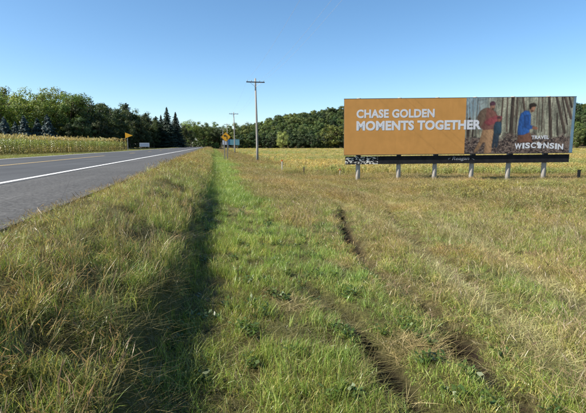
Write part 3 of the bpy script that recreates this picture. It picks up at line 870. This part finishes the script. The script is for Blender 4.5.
# foot of the hill across the field
plant('willow', at(283, 262), 262, .85, 'pale yellow-green willow-like tree at the far edge of the field', 'tree', None)
for p_ in list(np.arange(240, 346, 6.5)) + list(np.arange(352, 660, 15)):
    D = 276 + random.uniform(-5, 6) - .10 * at(p_, 276)
    far('dark' if random.random() < .65 else 'mid', at(p_, D), D, random.uniform(.55, .85), 'dark low tree in the row along the far edge of the soybean field', 'trees along the far field edge')
for p_ in list(np.arange(246, 346, 9)) + list(np.arange(356, 660, 22)):
    D = 290 + random.uniform(-4, 6) - .10 * at(p_, 290)
    far('mid' if random.random() < .6 else 'dark', at(p_, D), D, random.uniform(.85, 1.1), 'mid-green tree at the foot of the wooded hill', 'trees at the hill foot')
for p_, D, s in ((330, 268, 1.2), (337, 272, 1.25), (322, 274, .95)):
    far('light', at(p_, D), D, s, 'bright green tree at the field edge beside the orange end of the billboard', 'bright trees by the billboard')
cand = []
for row, D0 in enumerate(np.arange(304, 500, 12)):
    for x in np.arange(at(205, D0), at(650, D0), 8.0):
        if hill(x, D0) < .6 and row > 1: continue
        x2 = x + random.uniform(-3, 3); y2 = D0 - .10 * x2 + random.uniform(-5, 5)
        k = random.choices(['mid', 'dark', 'light'], [.58, .2, .22])[0]
        b_ = math.degrees(math.atan2(x2, y2)); hid = 17.5 < b_ < 43.5       # stands behind the big billboard
        if hid and random.random() < .55: continue
        cand.append((hid, y2, x2, k, random.uniform(.75, 1.1)))
cand.sort()
NIND = 215
for hid, y2, x2, k, s_ in cand[:NIND]:
    far(k, x2, y2, s_, 'tree of the %s-green canopy on the wooded hill' % k, '%s canopy on the hill' % k)
WOODS = cand[NIND:]

# ------------------------------------------------------------------ grass and crops (nobody could count them)
def blades(rg, n, spread, Lmin, Lmax, width, bend, cols, colvar=.18, seg=3, head=0.0, headcol=(.2, .12, .08), headlen=.12, flat=0.0, leanaz=None):
    V, F, Cc = [], [], []
    for _ in range(n):
        r = spread * math.sqrt(rg.random()); a0 = rg.random() * 6.283
        base = np.array([r * math.cos(a0), r * math.sin(a0), -.02])
        az = rg.random() * 6.283 if leanaz is None else leanaz + rg.normal() * .5
        L = Lmin + (Lmax - Lmin) * rg.random(); w = width * (.7 + .6 * rg.random())
        bd = bend * (.3 + 1.1 * rg.random())
        dirh = np.array([math.cos(az), math.sin(az), 0])
        tw = az + math.pi / 2 + rg.normal() * .7
        side = np.array([math.cos(tw), math.sin(tw), 0])
        col = np.array(cols[rg.integers(len(cols))]) * (1 + rg.normal() * colvar)
        col = np.clip(col, .006, .7)
        b = len(V)
        ang = flat * (.7 + .3 * rg.random()) * 1.45; p = base.copy(); st = L / seg
        for k in range(seg + 1):
            s = k / seg
            ww = w * (1 - s ** 1.8) * .5 * (1.0 if k else .7)
            if k < seg: V.append(p - side * ww); V.append(p + side * ww); Cc += [col, col]
            else: V.append(p.copy()); Cc.append(np.clip(col * np.array([1.25, 1.1, 1.0]), 0, .7))
            an = min(ang + bd * s * 1.6, 2.3)
            p = p + (dirh * math.sin(an) + np.array([0, 0, math.cos(an)])) * st
            if flat and p[2] < .015: p[2] = .015
        for k in range(seg - 1): F.append((b + 2 * k, b + 2 * k + 1, b + 2 * k + 3, b + 2 * k + 2))
        F.append((b + 2 * seg - 2, b + 2 * seg - 1, b + 2 * seg))
        if rg.random() < head:
            tip = V[-1]; pd = (dirh * math.sin(an) + np.array([0, 0, math.cos(an)]))
            hc = np.clip(np.array(headcol) * (1 + rg.normal() * .25), .01, .6)
            hl = headlen * (.7 + .6 * rg.random())
            for q in (side, np.cross(side, pd)):
                b = len(V)
                V += [tip - pd * .02, tip + pd * hl * .4 + q * .0035, tip + pd * hl, tip + pd * hl * .4 - q * .0035]; Cc += [hc] * 4
                F.append((b, b + 1, b + 2, b + 3))
    return np.array(V), F, np.array(Cc)

def leafy(rg, nstem, spread, h, nleaf, lw, cols, stemcol, top=None, topcol=None):
    V, F, Cc = [], [], []
    def quad(p, d, s, L, W, col):
        b = len(V); d = d / (np.linalg.norm(d) + 1e-9)
        V.extend([p, p + d * L * .5 + s * W * .5, p + d * L, p + d * L * .5 - s * W * .5]); Cc.extend([col] * 4); F.append((b, b + 1, b + 2, b + 3))
    for _ in range(nstem):
        r = spread * math.sqrt(rg.random()); a0 = rg.random() * 6.283
        hh = h * (.7 + .5 * rg.random()); lean = rg.normal(size=2) * .15 * hh
        b0 = np.array([r * math.cos(a0), r * math.sin(a0), -.02]); t0 = b0 + np.array([lean[0], lean[1], hh])
        sc_ = np.array(stemcol); b = len(V); w = .006
        V.extend([b0 + [w, 0, 0], b0 - [w, 0, 0], t0 - [w * .4, 0, 0], t0 + [w * .4, 0, 0]]); Cc.extend([sc_] * 4); F.append((b, b + 1, b + 2, b + 3))
        for k in range(nleaf):
            s = .15 + .85 * (k + rg.random()) / nleaf
            az = rg.random() * 6.283; d = np.array([math.cos(az), math.sin(az), .15 + rg.normal() * .35])
            sd = np.array([-math.sin(az), math.cos(az), rg.normal() * .4])
            col = np.clip(np.array(cols[rg.integers(len(cols))]) * (1 + rg.normal() * .2), .01, .7)
            quad(b0 + (t0 - b0) * s, d, sd, lw * (1.3 + rg.random()), lw * (.6 + .5 * rg.random()), col)
        if top:
            for k in range(top):
                az = rg.random() * 6.283
                col = np.clip(np.array(topcol) * (1 + rg.normal() * .2), .01, .8)
                p = b0 + (t0 - b0) * (.8 + .25 * rg.random())
                quad(p, np.array([math.cos(az), math.sin(az), .8]), np.array([-math.sin(az), math.cos(az), 0]), .025 + .03 * rg.random(), .016, col)
    return np.array(V), F, np.array(Cc)

def corn_plant(rg):
    V, F, Cc = [], [], []
    H = 1.75 + .35 * rg.random()
    w = .014
    for ax in ((1, 0), (0, 1)):
        b = len(V); q = np.array([ax[0] * w, ax[1] * w, 0])
        V += [q, -q, -q * .5 + [0, 0, H], q * .5 + [0, 0, H]]; Cc += [np.array((.22, .22, .08))] * 4; F.append((b, b + 1, b + 2, b + 3))
    az0 = rg.random() * 6.28
    for k in range(11):
        s = .12 + .75 * k / 11; az = az0 + math.pi * k + rg.normal() * .35
        L = .62 * (.75 + .5 * rg.random()) * (1 - .35 * abs(s - .5)); lw = .085
        d = np.array([math.cos(az), math.sin(az), 0]); sd = np.array([-math.sin(az), math.cos(az), 0])
        dry = s < .35 + .2 * rg.random()
        col = np.array((.46, .39, .18)) if dry and rg.random() < .8 else np.array((.23, .26, .08))
        col = np.clip(col * (1 + rg.normal() * .2), .01, .7)
        p = np.array([0, 0, H * s]); ang = .45 + .2 * rg.random(); b = len(V)
        for j in range(5):
            ww = lw * .5 * (1 - (j / 4) ** 2) * (1 if j else .6)
            V += [p - sd * ww, p + sd * ww]; Cc += [col] * 2
            p = p + (d * math.sin(ang) + np.array([0, 0, math.cos(ang)])) * L / 4; ang += .55 + .2 * rg.random()
        for j in range(4): F.append((b + 2 * j, b + 2 * j + 1, b + 2 * j + 3, b + 2 * j + 2))
    for k in range(6):
        az = rg.random() * 6.28; d = np.array([math.cos(az) * .4, math.sin(az) * .4, 1.0]); sd = np.array([-math.sin(az), math.cos(az), 0]) * .012
        b = len(V); p = np.array([0, 0, H]); t = p + d * (.2 + .1 * rg.random())
        V += [p + sd, p - sd, t - sd, t + sd]; Cc += [np.array((.50, .40, .18)) * (1 + rg.normal() * .15)] * 4; F.append((b, b + 1, b + 2, b + 3))
    return np.array(V), F, np.array(Cc)

GRN = [(.16, .245, .05), (.205, .28, .062), (.125, .195, .042), (.26, .30, .095)]
OLV = [(.31, .305, .085), (.38, .36, .115), (.25, .27, .07), (.48, .43, .18), (.19, .225, .055)]
TAN = [(.48, .415, .21), (.42, .365, .18), (.55, .49, .28), (.34, .315, .14), (.27, .28, .10)]
BRN = [(.28, .215, .12), (.37, .295, .165), (.21, .16, .09), (.30, .275, .12)]
def variant_set(name, gens):
    c = bpy.data.collections.new(name)
    for k, (V, F, Cc) in enumerate(gens):
        me = np_mesh('%s_%02d' % (name, k), V, F, M['grass'], {'col': Cc})
        c.objects.link(bpy.data.objects.new('%s_%02d' % (name, k), me))
    return c
rg = np.random.default_rng(99)
VS = {
 'short': variant_set('short_grass', [blades(rg, 36, .10, .05, .16, .0042, .9, GRN + [OLV[0], OLV[1]], seg=3) for _ in range(4)] + [blades(rg, 22, .08, .09, .22, .0048, .7, GRN, seg=4) for _ in range(3)]),
 'long': variant_set('long_grass', [blades(rg, 34, .11, .10, .30, .0040, .9, OLV + GRN, seg=4, head=.12, headcol=(.27, .21, .10), headlen=.09) for _ in range(5)]
         + [blades(rg, 22, .10, .12, .32, .0034, .5, OLV + BRN[:2] + TAN[:2], seg=3, head=.35, headcol=(.27, .20, .10), headlen=.10) for _ in range(3)]),
 'lush': variant_set('lush_grass', [blades(rg, 30, .10, .10, .30, .0052, 1.0, GRN + OLV[:2], seg=4) for _ in range(5)]),
 'dry': variant_set('dry_grass', [blades(rg, 28, .12, .12, .34, .0034, .6, TAN + OLV[:3], seg=3, head=.40, headcol=(.36, .285, .185), headlen=.11) for _ in range(5)]
        + [blades(rg, 18, .09, .16, .36, .005, .8, OLV + TAN[:3], seg=3, head=.2, headcol=(.36, .29, .17), headlen=.10) for _ in range(2)]),
 'flat': variant_set('flattened_grass', [blades(rg, 34, .13, .10, .30, .0042, .3, TAN, seg=3, flat=.95) for _ in range(4)]),
 'stalk': variant_set('dead_stalks', [blades(rg, 9, .07, .22, .50, .0055, .35, BRN + TAN[:1], seg=3, head=.7, headcol=(.29, .21, .135), headlen=.12) for _ in range(4)]),
 'weed': variant_set('goldenrod', [leafy(rg, 9, .20, .50, 18, .018, [(.23, .26, .075), (.29, .29, .10), (.18, .21, .06)], (.24, .23, .09), 6 if k % 2 else 2, (.42, .36, .12)) for k in range(5)]),
 'herb': variant_set('low_herbs', [leafy(rg, 6, .08, .10, 8, .028, [(.06, .11, .025), (.085, .135, .03)], (.08, .11, .03)) for _ in range(3)]),
 'soy': variant_set('soybean', [leafy(rg, 4, .16, .60, 20, .052, [(.50, .41, .15), (.47, .37, .15), (.40, .35, .12), (.57, .47, .18), (.44, .32, .15), (.32, .32, .10)], (.30, .22, .12)) for _ in range(5)]),
 'corn': variant_set('corn', [corn_plant(rg) for _ in range(6)]),
}
NV = {k: len(v.objects) for k, v in VS.items()}
def gn_group(name, coll):
    ng = bpy.data.node_groups.new(name, 'GeometryNodeTree')
    ng.interface.new_socket('Geometry', in_out='INPUT', socket_type='NodeSocketGeometry')
    ng.interface.new_socket('Geometry', in_out='OUTPUT', socket_type='NodeSocketGeometry')
    gi = ng.nodes.new('NodeGroupInput'); go = ng.nodes.new('NodeGroupOutput')
    ci = ng.nodes.new('GeometryNodeCollectionInfo'); ci.inputs['Collection'].default_value = coll
    ci.inputs['Separate Children'].default_value = True; ci.inputs['Reset Children'].default_value = True
    ip = ng.nodes.new('GeometryNodeInstanceOnPoints'); ip.inputs['Pick Instance'].default_value = True
    def na(nm, t):
        n = ng.nodes.new('GeometryNodeInputNamedAttribute'); n.data_type = t; n.inputs['Name'].default_value = nm; return n.outputs['Attribute']
    L = ng.links.new
    L(gi.outputs[0], ip.inputs['Points']); L(ci.outputs[0], ip.inputs['Instance'])
    L(na('idx', 'INT'), ip.inputs['Instance Index']); L(na('rot', 'FLOAT_VECTOR'), ip.inputs['Rotation']); L(na('scl', 'FLOAT_VECTOR'), ip.inputs['Scale'])
    L(ip.outputs[0], go.inputs[0])
    return ng
GN = {k: gn_group(k, c) for k, c in VS.items()}
def scatter(name, kind, x, y, sxy, sz, tint, label, cat, tilt=.12, rotz=None, z=None):
    n = len(x)
    me = bpy.data.meshes.new(name)
    zz_ = zg(x, y) if z is None else z
    co = np.stack([x, y, zz_], 1).astype(np.float32)
    me.vertices.add(n); me.vertices.foreach_set('co', co.ravel())
    a = me.attributes.new('idx', 'INT', 'POINT'); a.data.foreach_set('value', rng.integers(0, NV[kind], n).astype(np.int32))
    rot = np.stack([rng.normal(size=n) * tilt, rng.normal(size=n) * tilt, rng.random(n) * 6.283 if rotz is None else rotz], 1).astype(np.float32)
    a = me.attributes.new('rot', 'FLOAT_VECTOR', 'POINT'); a.data.foreach_set('vector', rot.ravel())
    scl = np.stack([sxy, sxy, sz], 1).astype(np.float32)
    a = me.attributes.new('scl', 'FLOAT_VECTOR', 'POINT'); a.data.foreach_set('vector', scl.ravel())
    a = me.attributes.new('tint', 'FLOAT_COLOR', 'POINT'); t4 = np.ones((n, 4), np.float32); t4[:, :3] = tint; a.data.foreach_set('color', t4.ravel())
    me.materials.append(M['grass'])
    o = link(name, me)
    md = o.modifiers.new('scatter', 'NODES'); md.node_group = GN[kind]
    return tag(o, label, cat, kind='stuff')

TL, TR = math.tan(YAW + math.atan(-330 / 430)), math.tan(YAW + math.atan(330 / 430))
def field(y0, y1, dens, x0=-1e9, x1=1e9, fall=0.0, yref=3.0):
    """random points on the ground between distances y0 and y1, density per m2 thinning with distance"""
    xa = max(x0, TL * y1 - 1.0); xb = min(x1, TR * y1 + 1.5)
    A = (xb - xa) * (y1 - y0)
    n = int(A * dens)
    x = xa + (xb - xa) * rng.random(n); y = y0 + (y1 - y0) * rng.random(n)
    k = (x > np.maximum(x0, TL * y - 1.0)) & (x < np.minimum(x1, TR * y + 1.5))
    if fall: k &= rng.random(n) < np.minimum(1, (yref / np.maximum(y, .5)) ** fall)
    return x[k], y[k]
def tint_of(x, y, amt=.25, seed=0.0):
    t = 1 + (fbm(x + seed, y + seed, .7) - .5) * 2.6 * amt
    t = t * (1 + rng.normal(size=len(x)) * .10)
    w = (fbm(x + 40 + seed, y, 2.3) - .5)
    return np.stack([t * (1 + w * .35), t, t * (1 - w * .2)], 1).clip(.3, 1.9)
def keep(x, y, m): return x[m], y[m]
EDGE = lambda x, y: x + lip(y) + (fbm(x * 0 + 3.3, y, .5) - .5) * .12       # wavering zone borders
def palem(x, y):
    a = np.zeros(len(x))
    for pl, w in PALE: a = np.maximum(a, np.exp(-(pdist(x, y, pl) / w) ** 2))
    return a
def rutlow(x, y):                                                       # grass beside the ruts is pressed down
    d = np.minimum(np.minimum(pdist(x, y + .12, RUT_A), pdist(x, y + .12, RUT_B)), pdist(x, y + .15, RUT_C))
    return 1 - .55 * np.exp(-(d / .40) ** 2)
def ynear(y): return np.clip(y / 8.0, 1, 4.0) ** .55                     # farther clumps grow a little wider as they get fewer

# bank beside the shoulder: long olive grass
def bank(y0, y1, dens, fall, yref):
    x, y = field(y0, y1, dens, -2.35, -.05, fall, yref)
    e = EDGE(x, y) + np.interp(y, [10, 25, 60], [0, .02, .05])
    m = (e < -.30) & (x > -1.80 + (vnoise(x, y, .6) - .5) * .3) & (fbm(x + 5, y, .38) > .32 + .14 * rng.random(len(x)) + .07 * sstep(-.7, -1.2, x) * sstep(-2.0, -1.7, x))
    return keep(x, y, m)
x, y = bank(.8, 12, 230, .9, 3.0); u = rng.random(len(x)); lush = sstep(-1.3, -.5, x) * .55 + .12
g_ = ynear(y) * .78
hgt = (.30 + .95 * fbm(x, y, .40)) * (.7 + .3 * sstep(-1.8, -.9, x))
m = u < lush
scatter('verge_grass', 'lush', x[m], y[m], g_[m] * .95, hgt[m], tint_of(x[m], y[m]) * 1.22, 'lush long green grass along the lip of the bank', 'grass', .2)
m = (u >= lush) & (u < .82)
scatter('verge_grass', 'long', x[m], y[m], g_[m], hgt[m] * .9, tint_of(x[m], y[m], .3, 5) * 1.22, 'long olive and straw grass on the bank beside the road', 'grass', .22)
m = u >= .82
scatter('verge_grass', 'stalk', x[m], y[m], g_[m], hgt[m] * .85, tint_of(x[m], y[m]) * 1.1, 'brown seeded stalks among the grass of the bank', 'grass', .25)
x, y = bank(12, 60, 60, 1.0, 14)
scatter('verge_grass', 'long', x, y, ynear(y) * 1.15, .75 + .4 * fbm(x, y, 1.5), tint_of(x, y, .25) * 1.15, 'long olive grass on the bank farther along the road', 'grass')
x, y = bank(60, 215, 9, .5, 60)
scatter('verge_grass', 'long', x, y, np.full(len(x), 5.5), .85 + .4 * fbm(x, y, 3), tint_of(x, y, .2), 'far stretch of roadside grass reaching the bend', 'grass')

# low dry grass creeping over the edge of the shoulder
x, y = field(2.5, 40, 95, -2.25, -1.45, .6, 6)
m = x > -1.93 + (vnoise(x, y, .35) - .5) * .22; x, y = keep(x, y, m)
scatter('verge_grass', 'long', x, y, ynear(y) * .7, .18 + .22 * rng.random(len(x)), tint_of(x, y, .25) * np.array([1.1, .98, .9]), 'low straw-coloured grass creeping over the asphalt edge', 'grass', .3)

# old thatch lying under everything near
x, y = field(1.2, 13, 80, -2.0, 12, .8, 3.2)
m = (rut_amount(x, y) < .4) & (spot_amount(x, y) < .5) & ((x > -1.95 + .2 * rng.random(len(x))))
x, y = keep(x, y, m)
scatter('thatch', 'flat', x, y, ynear(y) * 1.0, .6 + .5 * rng.random(len(x)), tint_of(x, y, .25, 6) * np.array([.36, .37, .28]), 'matted brown thatch under the roadside grass', 'grass', .08)

# mown strip: short green grass
def strip_right(y): return np.interp(y, [2, 4.5, 6, 10, 15, 35, 80], [2.35, 2.15, 1.95, 1.8, 1.6, 1.9, 2.2])
def strip_pts(y0, y1, dens, fall, yref):
    x, y = field(y0, y1, dens, -.45, 3.2, fall, yref)
    wob = (fbm(x, y, .9) - .5) * 1.5
    m = (EDGE(x, y) > -.30) & (x < strip_right(y) + wob) & (rut_amount(x, y) < .20 + .22 * rng.random(len(x))) & (spot_amount(x, y) < .35 + .4 * rng.random(len(x))) & (fbm(x + 77, y + 13, .30) > .30 + .14 * rng.random(len(x)))
    return keep(x, y, m)
x, y = strip_pts(1.5, 12, 240, .8, 3.0); pm = fbm(x + 20, y + 3, .9); u = rng.random(len(x))
bare = (pm > .66)                                                       # raked, strawy patches
m = ~bare & (u < .80)
scatter('mown_grass', 'short', x[m], y[m], ynear(y[m]), (.5 + .9 * fbm(x[m] + 4, y[m], .5)) * (.75 + .25 * sstep(-.1, .3, x[m])) * rutlow(x[m], y[m]), tint_of(x[m], y[m], .28, 2) * np.array([1.25, 1.25, 1.15]), 'short fresh green grass of the mown strip', 'grass', .2)
m = (bare & (u < .6)) | (u > .97)
scatter('mown_grass', 'flat', x[m], y[m], ynear(y[m]), np.full(m.sum(), .9), tint_of(x[m], y[m], .15) * np.array([.85, .82, .8]), 'straw-coloured cut grass lying on the mown strip', 'grass', .1)
m = ~bare & (u > .80) & (u < .89) & (fbm(x, y + 9, .7) > .5)
scatter('mown_grass', 'lush', x[m], y[m], ynear(y[m]) * .95, .35 + .4 * rng.random(m.sum()), tint_of(x[m], y[m], .2), 'taller green tufts standing in the mown strip', 'grass', .3)
m = (u > .89) & (u < .935)
scatter('low_herb', 'herb', x[m], y[m], ynear(y[m]), np.ones(m.sum()), tint_of(x[m], y[m], .2), 'low broad-leaved herbs in the mown strip', 'plant')
x, y = strip_pts(12, 60, 90, 1.0, 14)
scatter('mown_grass', 'short', x, y, ynear(y) * 1.25, 1 + .5 * rng.random(len(x)), tint_of(x, y, .18) * 1.2, 'green mown strip running on beside the bank', 'grass')
x, y = strip_pts(60, 215, 8, .5, 60)
scatter('mown_grass', 'short', x, y, np.full(len(x), 5.5), 1.3 + .4 * rng.random(len(x)), tint_of(x, y, .15), 'far green end of the mown strip', 'grass')

# rough grass right of the strip: dry, seeded, with pale wheel tracks
def rough_pts(y0, y1, dens, fall, yref, x1=40.):
    x, y = field(y0, y1, dens, .9, x1, fall, yref)
    wob = (fbm(x, y, .9) - .5) * 1.5
    m = (x >= strip_right(y) + wob - .25) & (rut_amount(x, y) < .16 + .22 * rng.random(len(x))) & (spot_amount(x, y) < .4 + .35 * rng.random(len(x))) & (soy_mask(x, y) < .6) & (fbm(x + 7, y + 23, .34) > .27 + .15 * rng.random(len(x)))
    return keep(x, y, m)
def weedm(x, y):
    c = sstep(12.5, 16.5, y) * sstep(8.0, 10.5, x - .1 * (y - 16)) * (1 - sstep(19, 22, y)) * .8 + sstep(9.5, 12.5, x) * sstep(9, 12, y) * (1 - sstep(19, 22, y)) * .6
    c = np.maximum(c, sstep(2.6, 4.2, x) * sstep(27, 33, y) * .35)
    return np.clip(c, 0, 1) * sstep(.28, .5, fbm(x, y, 2.4))
x, y = rough_pts(1.5, 13, 165, .85, 3.2); pal = palem(x, y); u = rng.random(len(x)); wm = weedm(x, y); gp = fbm(x + 60, y + 8, 1.0)
g_ = ynear(y); h_ = (.58 + .45 * fbm(x, y + 5, .9)) * rutlow(x, y)
tr = (pal > .55) & (u < .85)
m = tr
scatter('rough_grass', 'flat', x[m], y[m], g_[m] * 1.1, np.full(m.sum(), 1.0), tint_of(x[m], y[m], .12) * np.array([1.12, 1.14, 1.02]), 'pale flattened grass in the old wheel tracks', 'grass', .1)
rest = ~tr
grn_ = np.clip(sstep(.42, .54, gp) * .8 + .30, 0, 1)
m = rest & (u < grn_ * .75)
scatter('rough_grass', 'lush', x[m], y[m], g_[m], h_[m] * .72, tint_of(x[m], y[m], .22, 3) * 1.2, 'green tufts growing among the dry grass', 'grass', .22)
m = rest & (u >= grn_ * .75) & (u < .86)
scatter('rough_grass', 'dry', x[m], y[m], g_[m], h_[m] * .95, tint_of(x[m], y[m], .22, 8) * np.array([.97, .96, .78]), 'dry tan grass with brown seed heads beside the ruts', 'grass', .2)
m = rest & (u >= .86)
scatter('rough_grass', 'stalk', x[m], y[m], g_[m], h_[m] * .9, tint_of(x[m], y[m], .2), 'brown dead stalks standing in the dry grass', 'grass', .22)
x, y = rough_pts(13, 34, 70, .9, 14); pal = palem(x, y); u = rng.random(len(x)); wm = weedm(x, y)
g_ = ynear(y) * 1.2; h_ = (.6 + .4 * fbm(x, y + 5, 1.4)) * rutlow(x, y)
m = (pal > .5) & (u < .8)
scatter('rough_grass', 'flat', x[m], y[m], g_[m] * 1.1, np.full(m.sum(), 1.2), tint_of(x[m], y[m], .12), 'pale track curving toward the billboard', 'grass', .1)
rest = ~m
gp = fbm(x + 60, y + 8, 2.2)
gp = gp + wm * .25
h_ = h_ * (1 + wm * .9)
mm = rest & (gp < .55)
scatter('rough_grass', 'dry', x[mm], y[mm], g_[mm], h_[mm], tint_of(x[mm], y[mm], .2) * np.array([.97, .96, .78]), 'dry grass between the mown strip and the billboard', 'grass')
mm = rest & (gp >= .55)
scatter('rough_grass', 'long', x[mm], y[mm], g_[mm], h_[mm] * .9, tint_of(x[mm], y[mm], .2), 'olive grass between the wheel tracks and the billboard', 'grass')
x, y = rough_pts(34, 190, 9, .35, 50, 10.)
scatter('rough_grass', 'long', x, y, 3.0 + y * .015, .9 + .5 * fbm(x, y, 4), tint_of(x, y, .25), 'rough grass margin along the field below the utility poles', 'grass')
x, y = field(7.5, 40, 17, 2.2, 40); wm = weedm(x, y) * (1 - soy_mask(x, y)); m = (rng.random(len(x)) < wm) & (x > strip_right(y) + .6)
x, y = keep(x, y, m)
scatter('goldenrod', 'weed', x, y, 1.2 + .5 * rng.random(len(x)), .55 + .5 * fbm(x, y, 1.8), tint_of(x, y, .25, 4), 'yellow-green goldenrod weeds in front of the billboard', 'plant', .15)

# soybean field
def soy_pts(y0, y1, dens):
    x, y = field(y0, y1, dens, 6.5, 400)
    m = (rng.random(len(x)) < soy_mask(x, y)) & (y + .12 * x < 284)
    x, y = keep(x, y, m)
    return np.round(x / .76) * .76 + rng.normal(size=len(x)) * .07, y
def soy_tint(x, y):
    t = tint_of(x, y, .2)
    g_ = sstep(.45, .62, fbm(x * .35, y, 7.0))[:, None]
    return t * (1 - g_ * np.array([[.28, .08, .15]]))
for (a_, b_, d_, s_, nm) in ((24, 62, 6.5, 1.15, 'nearest'), (62, 130, 1.7, 2.2, 'middle'), (130, 286, .55, 4.0, 'far')):
    x, y = soy_pts(a_, b_, d_)
    scatter('soybean_crop', 'soy', x, y, s_ * (.85 + .3 * rng.random(len(x))), .75 + .35 * rng.random(len(x)), soy_tint(x, y), 'golden ripening soybeans, %s part of the field' % nm, 'crop')

# corn and the verge across the road
A_, B_ = np.array([-29.0, 20.]), np.array([float(at(127, 84)), 84.])
dv = (B_ - A_) / np.linalg.norm(B_ - A_); nvv = np.array([-dv[1], dv[0]])
Ln = np.linalg.norm(B_ - A_)
P_ = []
for row in range(24):
    tt = np.arange(0, Ln, .24 if row < 5 else .42)
    tt = tt + rng.normal(size=len(tt)) * .06
    q = A_[None] + dv[None] * tt[:, None] + nvv[None] * (row * .76 * (1 if row < 8 else 1.4) + rng.normal(size=(len(tt), 1)) * .06)
    P_.append(q)
P_ = np.concatenate(P_); x, y = P_[:, 0], P_[:, 1]
m = x > TL * y - 6; x, y = keep(x, y, m)
scatter('corn_crop', 'corn', x, y, .9 + .2 * rng.random(len(x)), .88 + .2 * fbm(x, y, 4) + .05 * rng.normal(size=len(x)), tint_of(x, y, .15), 'tall ripening corn field across the road', 'crop', .06)
x, y = field(14, 210, 5.0, -32, -11.9); fx = np.interp(y, [20, 84, 110, 210], [-29., float(at(127, 84)), -40, -30]); m = (x > fx + .4); x, y = keep(x, y, m)
scatter('verge_grass', 'long', x, y, 1.8 + y * .012, .55 + .3 * fbm(x, y, 2), tint_of(x, y, .2) * np.array([.85, 1.0, .9]), 'grass verge between the far side of the road and the corn', 'grass')

# rest of the wooded hill: one mass of canopy
wc = bpy.data.collections.new('woods_canopy')
for k, me in enumerate(FAR['mid'] + FAR['dark'] + FAR['light']):
    wc.objects.link(bpy.data.objects.new('woods_canopy_%02d' % k, me))
VS['woods'] = wc; NV['woods'] = len(wc.objects); GN['woods'] = gn_group('woods', wc)
x = np.array([w[2] for w in WOODS]); y = np.array([w[1] for w in WOODS]); s_ = np.array([w[4] for w in WOODS])
scatter('hillside_woods', 'woods', x, y, s_, s_, np.ones((len(x), 3)), 'mass of green treetops covering the upper wooded hill', 'woods', 0.0)
